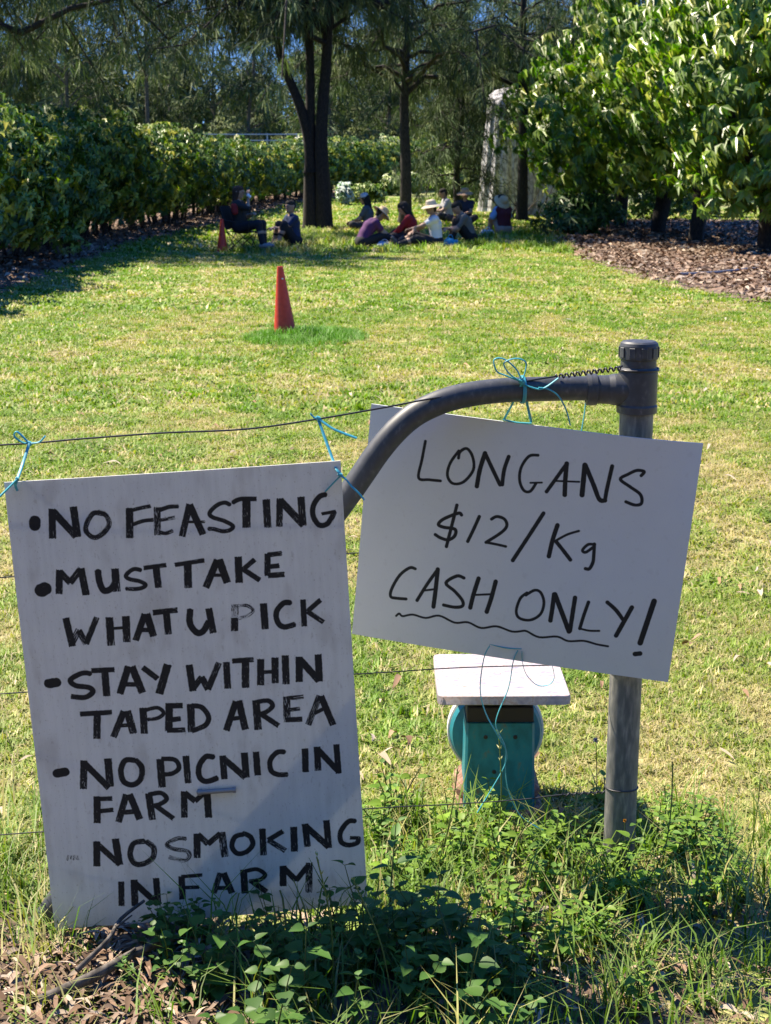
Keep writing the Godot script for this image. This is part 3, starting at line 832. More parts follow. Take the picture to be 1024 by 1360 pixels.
func gate() -> void:
	var o := thing("gate_post", "dark grey pipe post with capped tee and bent brace behind the boards", "post", POST)
	var mb := MB.new()
	mb.tube([Vector3(0, -0.25, 0), Vector3(0, 0.4, 0), Vector3(0, 0.8, 0), Vector3(0, 1.085, 0)], same(4, 0.0355), 32, Color.WHITE)
	put("upright", mb.mesh(), M.post, o)
	# tee fitting: sleeve, collars and the side arm
	mb = MB.new()
	mb.lathe([[0.0365, 1.062], [0.0425, 1.064], [0.0432, 1.078], [0.0412, 1.082], [0.0412, 1.148], [0.0400, 1.156], [0.0375, 1.160], [0.0375, 1.178], [0.0, 1.178]], 36, Color.WHITE)
	var arm := Transform3D(Basis(Vector3(0, 0, 1), Vector3(-1, 0, 0), Vector3(0, -1, 0)), Vector3(0, 1.112, 0))
	arm.basis = Basis(Vector3(0, 0, 1), Vector3(-1, 0, 0), Vector3(0, -1, 0))
	mb.lathe([[0.0345, 0.0], [0.0335, 0.050], [0.0305, 0.062], [0.0300, 0.085], [0.0335, 0.087], [0.0340, 0.100], [0.0332, 0.108], [0.0265, 0.109]], 32, Color.WHITE, arm)
	put("tee_fitting", mb.mesh(), M.pipe, o)
	mb = MB.new()
	mb.lathe([[0.0375, 1.176], [0.0405, 1.178], [0.0405, 1.205], [0.0385, 1.211], [0.034, 1.2145], [0.015, 1.2165], [0.0, 1.217]], 36, Color.WHITE)
	for k in 10:
		var a := TAU * k / 10.0 + 0.2
		var xf := Transform3D(Basis(Vector3.UP, -a), Vector3.ZERO)
		mb.box(Vector3(0.0395, 1.181, -0.0065), Vector3(0.0425, 1.203, 0.0065), Color.WHITE, 0.001, xf)
	put("cap", mb.mesh(), M.pipe, o)
	mb = MB.new()
	var pts := []
	for p in STAY:
		pts.append(p - POST)
	pts.append(pts[-1] + (pts[-1] - pts[-2]).normalized() * 0.15)
	var sp := smooth_path(pts, 4)
	sp.resize(sp.size())
	mb.tube(sp, same(sp.size(), 0.0258), 24, Color.WHITE)
	put("brace", mb.mesh(), M.pipe, o)
	# the four fence wires, each wound round the post at its end
	var spec := [[WIRE_TOP, 0.0019, "black top fence wire with a twisted end at the tee"], [WIRE_B, 0.0014, "second fence wire down, running behind both boards"], [WIRE_C, 0.0014, "third fence wire crossing in front of the scale's platform"], [WIRE_D, 0.0014, "lowest fence wire wound round the foot of the post"]]
	for i in 4:
		var w := thing("fence_wire", spec[i][2], "wire", Vector3.ZERO, 0.0, "wires strained from the gate post")
		mb = MB.new()
		var wp := smooth_path(spec[i][0], 5)
		mb.tube(wp, same(wp.size(), spec[i][1]), 8, Color.WHITE)
		w = put("strand", mb.mesh(), M.wire, w)
		var e: Vector3 = wp[-1]
		mb = MB.new()
		if i == 0:
			var a: Vector3 = TWIST[0]
			var b: Vector3 = TWIST[1]
			var hx := []
			for k in 145:
				var t := k / 144.0
				var an := t * TAU * 12.0
				hx.append(a.lerp(b, t) + Vector3(0, cos(an), sin(an)) * 0.0042)
			mb.tube(hx, same(hx.size(), 0.0021), 6, Color.WHITE)
			put("twist", mb.mesh(), M.wire, w)
			mb = MB.new()
			mb.tube(ring(Vector3(POST.x, 1.153, POST.z), 0.0425, 0, 0.003), same(25, 0.0019), 6, Color.WHITE, false)
			put("loop", mb.mesh(), M.wire, w)
			mb = MB.new()
			mb.tube(ring(Vector3(POST.x, 1.157, POST.z), 0.0420, 0, -0.002), same(25, 0.0019), 6, Color.WHITE, false)
			put("loop", mb.mesh(), M.wire, w)
		else:
			mb.tube(ring(Vector3(POST.x, e.y - 0.003, POST.z), 0.0372, 0, 0.004), same(25, 0.0015), 6, Color.WHITE, false)
			put("loop", mb.mesh(), M.wire, w)
			mb = MB.new()
			var hx := []
			var a: Vector3 = wp[-1]
			var b: Vector3 = wp[-1].lerp(wp[-6], 0.9 if i == 3 else 0.3)
			for k in 73:
				var t := k / 72.0
				var an := t * TAU * 6.0
				hx.append(a.lerp(b, t) + Vector3(0, cos(an), sin(an)) * 0.003)
			mb.tube(hx, same(hx.size(), 0.0014), 6, Color.WHITE)
			put("twist", mb.mesh(), M.wire, w)

# ------------------------------------------------------------------ the two boards
# strokes: [width, dryness, x0, y0, x1, y1, ...] in picture elements of the board's own print
func ink_map(size: Vector2i, strokes: Array, brush: bool) -> PackedFloat32Array:
	var ink := PackedFloat32Array()
	ink.resize(size.x * size.y)
	var f := FastNoiseLite.new()
	f.seed = 5; f.frequency = 1.0; f.fractal_octaves = 2
	for si in strokes.size():
		var s: Array = strokes[si]
		var hw: float = s[0] * (0.53 if brush else 0.58)
		var round_end: bool = not brush or s[0] > 16.0
		var dry: int = s[1]
		var n := (s.size() - 2) / 2
		var pts := []
		for i in n:
			pts.append(Vector3(s[2 + i * 2], s[3 + i * 2], 0))
		if n > 2:
			pts = smooth_path(pts, 5)
			n = pts.size()
		var total := 0.0
		for i in n - 1:
			total += (pts[i + 1] - pts[i]).length()
		var run := 0.0
		for i in n - 1:
			var a: Vector3 = pts[i]
			var b: Vector3 = pts[i + 1]
			var l := (b - a).length()
			if l < 0.01:
				continue
			var tx := (b.x - a.x) / l
			var ty := (b.y - a.y) / l
			var x0: int = max(0, int(min(a.x, b.x) - hw - 3))
			var x1: int = min(size.x - 1, int(max(a.x, b.x) + hw + 3))
			var y0: int = max(0, int(min(a.y, b.y) - hw - 3))
			var y1: int = min(size.y - 1, int(max(a.y, b.y) + hw + 3))
			for y in range(y0, y1 + 1):
				for x in range(x0, x1 + 1):
					var dx := x + 0.5 - a.x
					var dy := y + 0.5 - a.y
					var u := dx * tx + dy * ty
					var w := dx * ty - dy * tx
					if abs(w) > hw + 2.0:
						continue
					var over: float = max(-u, u - l)
					var dist: float = abs(w)
					if over > 0.0:
						var at_end := (u < 0.0 and i == 0) or (u > l and i == n - 2)
						if at_end and not round_end:
							if over > hw * 0.12 + 1.2 * f.get_noise_2d(w * 0.9 + si * 7.0, 3.0):
								continue
						else:
							dist = sqrt(w * w + over * over)
					var k := run + u
					var edge := hw * (1.0 + 0.07 * f.get_noise_2d(k * 0.09 + si * 11.0, signf(w) * 5.0)) if brush else hw * (1.0 + 0.05 * f.get_noise_2d(k * 0.07, si * 3.0))
					var al: float = clamp(edge - dist + 0.5, 0.0, 1.0)
					if al <= 0.0:
						continue
					if brush:
						var st := f.get_noise_2d(w * 0.55 + si * 13.0, k * 0.035) * 0.5 + 0.5
						var wear: float = [0.0, 0.07, 0.22, 0.40, 0.44, 0.52][dry]
						if not round_end: wear += 0.14 * pow(k / total, 2.0)
						al *= 0.97 - 0.80 * smoothstep(1.0 - wear - 0.18, 1.0 - wear + 0.10, st)
					else:
						al *= 0.97
					var q := y * size.x + x
					if al > ink[q]:
						ink[q] = al
			run += l
	return ink

func board_tex(size: Vector2i, strokes: Array, brush: bool, base: Color, flute: float) -> ImageTexture:
	var ink := ink_map(size, strokes, brush)
	var f := FastNoiseLite.new()
	f.seed = 12; f.frequency = 0.01; f.fractal_octaves = 4
	var g := FastNoiseLite.new()
	g.seed = 31; g.frequency = 0.02; g.fractal_octaves = 5
	var dat := PackedByteArray()
	dat.resize(size.x * size.y * 3)
	for y in size.y:
		for x in size.x:
			var c := base
			var fl := 0.5 + 0.5 * sin(x * TAU / flute)
			var t := 1.0 - 0.035 * fl
			if brush:
				var streak := f.get_noise_2d(x * 6.0, y * 0.35)
				var blot := f.get_noise_2d(x * 0.9 + 400.0, y * 0.9)
				t *= 1.0 + 0.07 * streak + 0.05 * blot
				var dirt := smoothstep(0.15, 0.6, g.get_noise_2d(x * 0.5 + 90.0, y * 0.22)) * 0.22 + smoothstep(0.40, 0.6, g.get_noise_2d(x * 4.0, y * 1.5)) * 0.25 + smoothstep(0.5, 0.62, g.get_noise_2d(x * 8.0 + 70.0, y * 8.0)) * 0.6
				c = c.lerp(Color(0.30, 0.25, 0.20), clamp(dirt, 0.0, 0.8))
			else:
				t *= 1.0 + 0.02 * f.get_noise_2d(x * 1.0, y * 1.0)
				var dirt := smoothstep(0.40, 0.6, g.get_noise_2d(x * 1.5, y * 1.5 + 50.0)) * 0.12 + smoothstep(0.52, 0.6, g.get_noise_2d(x * 6.0, y * 6.0)) * 0.25
				c = c.lerp(Color(0.4, 0.37, 0.33), dirt)
			c = Color(c.r * t, c.g * t, c.b * t)
			var q := y * size.x + x
			if ink[q] > 0.0:
				c = c.lerp(Color(0.007, 0.0065, 0.008) if brush else Color(0.004, 0.004, 0.005), ink[q])
			c = c.linear_to_srgb()
			dat[q * 3] = c.r8; dat[q * 3 + 1] = c.g8; dat[q * 3 + 2] = c.b8
	return ImageTexture.create_from_image(Image.create_from_data(size.x, size.y, false, Image.FORMAT_RGB8, dat))

func board(called: String, label: String, at: Vector3, turn: Vector3, size: Vector2, tex: Texture2D, bow: float, curl: float, back: Color) -> Node3D:
	var o := thing(called, label, "sign", at)
	o.rotation = turn
	var m := mat(Color.WHITE, 0.5)
	m.albedo_texture = tex
	m.backlight_enabled = true
	m.backlight = back
	m.metallic_specular = 0.25
	var mb := MB.new()
	var nx := 28
	var ny := 28
	var th := 0.0022
	var zf := func(u: float, v: float) -> float:
		var c := curl * pow(max(0.0, u - 0.75) * 4.0, 2.0) * pow(max(0.0, 0.35 - v) / 0.35, 1.5)
		return bow * (4.0 * u * (1.0 - u) - 0.66) - c + 0.0025 * sin(v * 7.0 + u * 3.0)
	for side in [1.0, -1.0]:
		var s := mb.v.size()
		for j in ny + 1:
			for i in nx + 1:
				var u := float(i) / nx
				var v := float(j) / ny
				var p := Vector3((u - 0.5) * size.x, (0.5 - v) * size.y, zf.call(u, v) + th * side)
				var gu: float = (zf.call(u + 0.01, v) - zf.call(u - 0.01, v)) / (0.02 * size.x)
				var gv: float = (zf.call(u, v + 0.01) - zf.call(u, v - 0.01)) / (0.02 * size.y)
				mb.vert(p, Vector3(-gu, gv, 1.0).normalized() * side, Color.WHITE, Vector2(u, v) if side > 0.0 else Vector2(0.02 + 0.02 * fmod(u * 9.0, 1.0), v * 0.06 + 0.01))
		for j in ny:
			for i in nx:
				var a := s + j * (nx + 1) + i
				mb.face(a, a + 1, a + nx + 2); mb.face(a, a + nx + 2, a + nx + 1)
	var half := (nx + 1) * (ny + 1)
	var rim := []
	for i in nx: rim.append(i)
	for j in ny: rim.append(j * (nx + 1) + nx)
	for i in nx: rim.append(ny * (nx + 1) + nx - i)
	for j in ny: rim.append((ny - j) * (nx + 1))
	for k in rim.size():
		var a: int = rim[k]
		var b: int = rim[(k + 1) % rim.size()]
		var e: Vector3 = (mb.v[b] - mb.v[a]).normalized()
		var nn := Vector3(-e.y, e.x, 0)
		if nn.dot(mb.v[a]) < 0.0: nn = -nn
		var i0 := mb.vert(mb.v[a], nn, Color.WHITE, Vector2(0.03, 0.02))
		mb.vert(mb.v[b], nn, Color.WHITE, Vector2(0.03, 0.02)); mb.vert(mb.v[b + half], nn, Color.WHITE, Vector2(0.03, 0.02)); mb.vert(mb.v[a + half], nn, Color.WHITE, Vector2(0.03, 0.02))
		mb.face(i0, i0 + 1, i0 + 2); mb.face(i0, i0 + 2, i0 + 3)
	put("panel", mb.mesh(), m, o)
	return o

func boards() -> void:
	var o := board("rules_board", "tall weathered white board of black painted picking rules beside the weeds", RULES_AT, RULES_TURN, RULES_SIZE, board_tex(RULES_TEX, RULES_STROKES, true, Color(0.68, 0.675, 0.65), 3.3), 0.004, 0.0, Color(0.70, 0.71, 0.72))
	# the metal pin through its middle
	var inv := o.transform.affine_inverse()
	var a: Vector3 = inv * BOLT[0]
	var b: Vector3 = inv * BOLT[1]
	var mb := MB.new()
	mb.tube([a, b], [0.0052, 0.0052], 14, Color.WHITE)
	mb.tube([a + Vector3(-0.006, 0, 0), a + Vector3(-0.003, 0, 0), a + Vector3(0.003, 0, 0), a + Vector3(0.006, 0, 0)], [0.003, 0.0068, 0.0068, 0.003], 12, Color.WHITE)
	mb.tube([b + Vector3(-0.003, 0, 0), b + Vector3(0.003, 0, 0)], [0.0062, 0.0062], 12, Color.WHITE)
	mb.tube([a, a + Vector3(0.004, 0, -0.014)], [0.004, 0.004], 10, Color.WHITE)
	mb.tube([b, b + Vector3(-0.004, 0, -0.014)], [0.004, 0.004], 10, Color.WHITE)
	put("metal_pin", mb.mesh(), mat(lin(0.26, 0.25, 0.24), 0.45, false, 0.25), o)
	board("price_board", "wide white board with the black marker price of longans, tied under the brace", PRICE_AT, PRICE_TURN, PRICE_SIZE, board_tex(PRICE_TEX, PRICE_STROKES, false, Color(0.63, 0.63, 0.62), 3.4), 0.008, 0.02, Color(0.05, 0.055, 0.06))

# ------------------------------------------------------------------ blue ties
func tie(o: Node3D, called: String, pts: Array, w: float) -> void:
	var mb := MB.new()
	var sp := smooth_path(pts, 6)
	mb.tube(sp, same(sp.size(), w * 1.35), 8, Color.WHITE, true, 0.0, 0.0, 0.38)
	put(called, mb.mesh(), M.ribbon, o)

func knot(o: Node3D, at: Vector3, r: float) -> void:
	var mb := MB.new()
	mb.tube([at + Vector3(-r, 0, 0), at + Vector3(-r * 0.5, r * 0.2, 0), at + Vector3(r * 0.5, -r * 0.1, 0), at + Vector3(r, 0, 0)], [r * 0.4, r * 0.9, r * 0.9, r * 0.4], 8, Color.WHITE)
	put("knot", mb.mesh(), M.ribbon, o)

func ribbons() -> void:
	var g := "blue plastic ties on the boards"
	var o := thing("plastic_tie", "blue plastic tie with one loop holding the rules board's outer corner to the wire", "tie", Vector3.ZERO, 0.0, g)
	tie(o, "loop", R1_LOOP, 0.0032); tie(o, "tail", R1_TAIL, 0.0036); tie(o, "strand", R1_STRAND, 0.0026); tie(o, "tail", R1_END, 0.0042)
	knot(o, R1_LOOP[0], 0.0055); knot(o, R1_END[0], 0.004)
	o = thing("plastic_tie", "blue plastic tie with a long tail holding the rules board's inner corner", "tie", Vector3.ZERO, 0.0, g)
	tie(o, "tail", R2_STUB, 0.0036); tie(o, "tail", R2_TAIL, 0.0036); tie(o, "strand", R2_STRAND, 0.0024); tie(o, "tail", R2_END, 0.003)
	knot(o, R2_TAIL[0], 0.0055); knot(o, R2_END[0], 0.005)
	o = thing("plastic_tie", "blue plastic bow round the brace holding up the price board", "tie", Vector3.ZERO, 0.0, g)
	tie(o, "loop", R3_LOOP, 0.0032); tie(o, "loop", R3_LOOP2, 0.003); tie(o, "tail", R3_TAIL, 0.0036); tie(o, "tail", R3_TAIL2, 0.003)
	tie(o, "strand", R3_STRAND, 0.0022); tie(o, "strand", R3_STRAND2, 0.0022); tie(o, "strand", R3_BAR, 0.0032); tie(o, "strand", R3_BEHIND, 0.0026)
	knot(o, R3_LOOP[0], 0.007)
	var ce: Vector3 = STAY[3].lerp(STAY[2], 0.35)
	var pts := []
	for k in 25:
		var a := TAU * k / 24.0
		pts.append(ce + Vector3(0.003 * sin(a), cos(a) * 0.0285, sin(a) * 0.0285))
	tie(o, "band", pts, 0.003)
	o = thing("plastic_tie", "blue plastic tie trailing from the lower edge of the price board", "tie", Vector3.ZERO, 0.0, g)
	tie(o, "strand", R4_BAR, 0.003); tie(o, "strand", R4_A, 0.0024); tie(o, "strand", R4_B, 0.0022); tie(o, "loop", R4_C, 0.0015)

# ------------------------------------------------------------------ platform scale, seen from behind
func scale_thing() -> void:
	var teal := mat(Color.WHITE, 0.45)
	tri_tex(teal, noise_tex(256, 0.02, 4, 51, [[0.0, lin(0.010, 0.13, 0.16)], [0.5, lin(0.014, 0.19, 0.235)], [0.70, lin(0.02, 0.21, 0.25)], [0.85, lin(0.07, 0.19, 0.20)], [1.0, lin(0.16, 0.12, 0.09)]]), Vector3(5, 3, 5), false)
	var rust := mat(Color.WHITE, 0.9)
	tri_tex(rust, noise_tex(256, 0.03, 5, 53, [[0.0, lin(0.10, 0.05, 0.03)], [0.5, lin(0.22, 0.115, 0.08)], [1.0, lin(0.36, 0.24, 0.18)]]), Vector3(6, 6, 6), false)
	var white := mat(Color.WHITE, 0.7)
	tri_tex(white, noise_tex(512, 0.014, 5, 55, [[0.0, lin(0.16, 0.15, 0.20)], [0.30, lin(0.30, 0.28, 0.34)], [0.45, lin(0.42, 0.38, 0.40)], [0.56, lin(0.33, 0.24, 0.21)], [0.66, lin(0.45, 0.41, 0.43)], [1.0, lin(0.20, 0.17, 0.18)]]), Vector3(3.2, 3.2, 7.0), false)
	var o := thing("platform_scale", "old teal platform scale with a paint-worn white tray standing on the grass", "scale", Vector3(0.283, 0.0, -3.37))
	var g := ground_h(0.283, -3.37)
	o.position.y = g
	var mb := MB.new()
	mb.box(Vector3(-0.112, -0.01, -0.13), Vector3(0.112, 0.018, 0.095), Color.WHITE, 0.008)
	mb.box(Vector3(-0.105, 0.012, -0.12), Vector3(0.105, 0.085, 0.055), Color.WHITE, 0.03)
	put("base", mb.mesh(), rust, o)
	# body: four tapering sides with rounded corners
	mb = MB.new()
	var prof := [[0.012, 0.0885, 0.070], [0.12, 0.0865, 0.066], [0.243, 0.0845, 0.060]]
	for j in 2:
		for k in 4:
			var cr := 0.006
			var a: Array = prof[j]
			var b: Array = prof[j + 1]
			var q := func(p: Array, kk: int, off: int) -> Vector3:
				var sx: float = [1, -1, -1, 1][kk % 4]
				var sz: float = [1, 1, -1, -1][kk % 4]
				var c := Vector3(sx * p[1], p[0], sz * p[2])
				if off == 0: return c - (Vector3(sx, 0, 0) if kk % 2 == 0 else Vector3(0, 0, sz)) * cr
				return c - (Vector3(0, 0, sz) if kk % 2 == 0 else Vector3(sx, 0, 0)) * cr
			var n1: Vector3 = [Vector3(0, 0, 1), Vector3(-1, 0, 0), Vector3(0, 0, -1), Vector3(1, 0, 0)][k]
			var a0: Vector3 = q.call(a, k, 0); var a1: Vector3 = q.call(a, k + 1, 1)
			var b0: Vector3 = q.call(b, k, 0); var b1: Vector3 = q.call(b, k + 1, 1)
			mb.quad(a0, a1, b1, b0, n1, Color.WHITE)
			var n0: Vector3 = (n1 + [Vector3(1, 0, 0), Vector3(0, 0, 1), Vector3(-1, 0, 0), Vector3(0, 0, -1)][k]).normalized()
			mb.quad(q.call(a, k, 1), a0, b0, q.call(b, k, 1), n0, Color.WHITE)
	mb.quad(Vector3(-0.083, 0.2435, 0.059), Vector3(0.083, 0.2435, 0.059), Vector3(0.083, 0.2435, -0.059), Vector3(-0.083, 0.2435, -0.059), Vector3.UP, Color.WHITE)
	var scale_body := put("body", mb.mesh(), teal, o)
	# screws in the back cover
	for p in [Vector2(-0.036, 0.208), Vector2(0.037, 0.208), Vector2(-0.014, 0.118)]:
		mb = MB.new()
		var zc: float = lerp(0.070, 0.060, p.y / 0.243) + 0.0005
		mb.lathe([[0.0052, -0.002], [0.0052, 0.0018], [0.004, 0.0026], [0.0, 0.0026]], 12, Color.WHITE, Transform3D(Basis(Vector3(1, 0, 0), PI / 2), Vector3(p.x, p.y, zc)))
		put("screw", mb.mesh(), mat(lin(0.03, 0.025, 0.02), 0.6), scale_body)
	# dark bracket that carries the tray
	mb = MB.new()
	mb.box(Vector3(-0.082, 0.243, -0.055), Vector3(0.082, 0.282, 0.054), Color.WHITE, 0.002)
	mb.box(Vector3(-0.079, 0.284, -0.055), Vector3(0.079, 0.318, 0.040), Color.WHITE, 0.002)
	mb.box(Vector3(-0.072, 0.290, 0.040), Vector3(0.072, 0.297, 0.050), Color.WHITE, 0.001)
	for sx in [-1.0, 1.0]:
		mb.box(Vector3(sx * 0.066 - 0.008, 0.297, 0.038), Vector3(sx * 0.066 + 0.008, 0.325, 0.052), Color.WHITE, 0.001)
	put("bracket", mb.mesh(), mat(lin(0.045, 0.032, 0.026), 0.8), o)
	# round dial housing, its face turned away
	mb = MB.new()
	var dx := Transform3D(Basis(Vector3(1, 0, 0), PI / 2), Vector3(0, 0.168, -0.10))
	mb.lathe([[0.119, 0.022], [0.112, 0.040], [0.085, 0.050], [0.0, 0.052]], 48, Color.WHITE, dx)
	var housing := put("dial_housing", mb.mesh(), teal, o)
	mb = MB.new()
	mb.lathe([[0.0, -0.010], [0.118, -0.010], [0.1245, -0.004], [0.1245, 0.010], [0.1235, 0.020], [0.119, 0.0225]], 48, Color.WHITE, dx)
	put("dial_rim", mb.mesh(), mat(lin(0.62, 0.62, 0.58), 0.5), housing)
	# tray with a rolled edge and rounded corners
	mb = MB.new()
	var outline := []
	for k in 4:
		for q in 7:
			var a := PI / 2 * k + PI / 2 * q / 6.0
			var c: Vector2 = [Vector2(1, 1), Vector2(-1, 1), Vector2(-1, -1), Vector2(1, -1)][k]
			outline.append(Vector2(c.x * 0.145, c.y * 0.140) + Vector2(cos(a), sin(a)) * 0.014)
	var rings := [[0.0, 0.3505, Vector3.UP], [0.985, 0.3505, Vector3.UP], [1.0, 0.3475, Vector3.ZERO], [1.003, 0.342, Vector3.ZERO], [1.0, 0.328, Vector3.ZERO], [0.985, 0.326, Vector3.DOWN], [0.0, 0.3255, Vector3.DOWN]]
	var rows := []
	for rg in rings:
		var row := []
		for q in outline:
			var nn: Vector3 = rg[2]
			if nn == Vector3.ZERO: nn = Vector3(q.x, 0.02, q.y).normalized()
			row.append(mb.vert(Vector3(q.x * rg[0], rg[1] + (0.0015 * sin(q.x * 20.0) if rg[0] < 1.0 else 0.0), q.y * rg[0]), nn, Color.WHITE))
		rows.append(row)
	for j in rows.size() - 1:
		for k in outline.size():
			var k2 := (k + 1) % outline.size()
			mb.face(rows[j][k], rows[j][k2], rows[j + 1][k2]); mb.face(rows[j][k], rows[j + 1][k2], rows[j + 1][k])
	put("tray", mb.mesh(), white, o)

# ------------------------------------------------------------------ cones
func cones() -> void:
	var red := mat(Color.WHITE, 0.55)
	tri_tex(red, noise_tex(256, 0.02, 4, 61, [[0.0, lin(0.44, 0.028, 0.014)], [0.5, lin(0.58, 0.040, 0.018)], [0.75, lin(0.60, 0.058, 0.026)], [1.0, lin(0.48, 0.08, 0.045)]]), Vector3(3, 3, 3), false)
	red.backlight_enabled = true
	red.backlight = Color(0.25, 0.06, 0.04)
	var spec := [[Vector3(-1.0, 0, -14.3), 3.5, 1.0, "red plastic cone alone on the open lawn"], [Vector3(-3.36, 0, -29.9), -1.0, 0.98, "red plastic cone beside the folding chair in the shade"]]
	for s in spec:
		var at: Vector3 = s[0]
		var o := thing("traffic_cone", s[3], "cone", on_ground(at.x, at.z), 0.3, "red cones on the lawn")
		o.rotation_degrees.z = s[1]
		o.scale = Vector3.ONE * s[2]
		var mb := MB.new()
		mb.lathe([[0.112, 0.02], [0.110, 0.05], [0.030, 0.68], [0.030, 0.688], [0.024, 0.69], [0.022, 0.66]], 28, Color.WHITE)
		var cone_body := put("body", mb.mesh(), red, o)
		mb = MB.new()
		mb.box(Vector3(-0.165, 0.0, -0.165), Vector3(0.165, 0.022, 0.165), Color.WHITE, 0.01)
		put("base", mb.mesh(), mat(lin(0.05, 0.05, 0.05), 0.8), o)
		if s[2] == 1.0:
			mb = MB.new()
			mb.lathe([[0.008, -0.004], [0.008, 0.006], [0.005, 0.008], [0.0, 0.008]], 12, Color.WHITE, Transform3D(Basis(Vector3(1, 0, 0), PI / 2 - 0.12), Vector3(0.004, 0.57, 0.046)))
			put("rivet", mb.mesh(), mat(lin(0.7, 0.7, 0.68), 0.4), cone_body)

# ------------------------------------------------------------------ people
# tapered capsules [a, b, ra, rb] joined smoothly and meshed as surface nets
func flesh(mb: MB, caps: Array, cell: float, k: float, col: Color) -> void:
	var lo := Vector3(1e9, 1e9, 1e9)
	var hi := -lo
	for c in caps:
		var r: float = max(c[2], c[3]) + cell * 2.0
		lo = lo.min(c[0] - Vector3.ONE * r).min(c[1] - Vector3.ONE * r)
		hi = hi.max(c[0] + Vector3.ONE * r).max(c[1] + Vector3.ONE * r)
	var nx := int((hi.x - lo.x) / cell) + 2
	var ny := int((hi.y - lo.y) / cell) + 2
	var nzz := int((hi.z - lo.z) / cell) + 2
	var f := PackedFloat32Array()
	f.resize(nx * ny * nzz)
	f.fill(1.0)
	for c in caps:
		var a: Vector3 = c[0]
		var b: Vector3 = c[1]
		var ra: float = c[2]
		var rb: float = c[3]
		var pad: float = max(ra, rb) + k + cell * 1.5
		var q0 := ((a.min(b) - Vector3.ONE * pad - lo) / cell).floor().max(Vector3.ZERO)
		var q1 := ((a.max(b) + Vector3.ONE * pad - lo) / cell).ceil().min(Vector3(nx - 1, ny - 1, nzz - 1))
		var ab := b - a
		var l2: float = max(ab.length_squared(), 1e-9)
		for z in range(int(q0.z), int(q1.z) + 1):
			for y in range(int(q0.y), int(q1.y) + 1):
				var row := (z * ny + y) * nx
				for x in range(int(q0.x), int(q1.x) + 1):
					var p := lo + Vector3(x, y, z) * cell - a
					var t: float = clamp(p.dot(ab) / l2, 0.0, 1.0)
					var d: float = (p - ab * t).length() - ra - (rb - ra) * t
					var e := f[row + x]
					var h: float = max(k - abs(e - d), 0.0) / k
					f[row + x] = min(e, d) - h * h * k * 0.25
	var ids := PackedInt32Array()
	ids.resize(nx * ny * nzz)
	ids.fill(-1)
	var off := [0, 1, nx, nx + 1, nx * ny, nx * ny + 1, nx * ny + nx, nx * ny + nx + 1]
	var edges := [[0, 1], [2, 3], [4, 5], [6, 7], [0, 2], [1, 3], [4, 6], [5, 7], [0, 4], [1, 5], [2, 6], [3, 7]]
	var start := mb.v.size()
	var far_off := cell * 1.9
	for z in nzz - 1:
		for y in ny - 1:
			for x in nx - 1:
				var o := (z * ny + y) * nx + x
				if absf(f[o]) > far_off: continue
				var neg := 0
				for q in 8:
					if f[o + off[q]] < 0.0: neg += 1
				if neg == 0 or neg == 8:
					continue
				var s := Vector3.ZERO
				var m := 0
				for e in edges:
					var f0: float = f[o + off[e[0]]]
					var f1: float = f[o + off[e[1]]]
					if (f0 < 0.0) != (f1 < 0.0):
						var t := f0 / (f0 - f1)
						var c0 := Vector3(e[0] & 1, (e[0] >> 1) & 1, e[0] >> 2)
						var c1 := Vector3(e[1] & 1, (e[1] >> 1) & 1, e[1] >> 2)
						s += c0.lerp(c1, t)
						m += 1
				var g := Vector3(f[o + 1] - f[o], f[o + nx] - f[o], f[o + nx * ny] - f[o])
				g += Vector3(f[o + off[7]] - f[o + off[6]], f[o + off[7]] - f[o + off[5]], f[o + off[7]] - f[o + off[3]])
				ids[o] = mb.vert(lo + (Vector3(x, y, z) + s / m) * cell, g.normalized(), col)
	for z in range(1, nzz - 1):
		for y in range(1, ny - 1):
			for x in range(1, nx - 1):
				var o := (z * ny + y) * nx + x
				if absf(f[o]) > far_off: continue
				var s0 := f[o] < 0.0
				for ax in 3:
					var st: int = [1, nx, nx * ny][ax]
					if s0 == (f[o + st] < 0.0):
						continue
					var u: int = [nx, nx * ny, 1][ax]
					var w: int = [nx * ny, 1, nx][ax]
					var a := ids[o]
					var b := ids[o - u]
					var c := ids[o - u - w]
					var d := ids[o - w]
					if a < 0 or b < 0 or c < 0 or d < 0:
						continue
					mb.face(a, b, c); mb.face(a, c, d)

func elbow(s: Vector3, h: Vector3, l1: float, l2: float, pole: Vector3) -> Vector3:
	var d := h - s
	var l: float = clamp(d.length(), 0.05, l1 + l2 - 0.005)
	var dir := d.normalized()
	var x := (l1 * l1 - l2 * l2 + l * l) / (2.0 * l)
	var y := sqrt(max(0.0, l1 * l1 - x * x))
	var pp := (pole - dir * pole.dot(dir)).normalized()
	return s + dir * x + pp * y

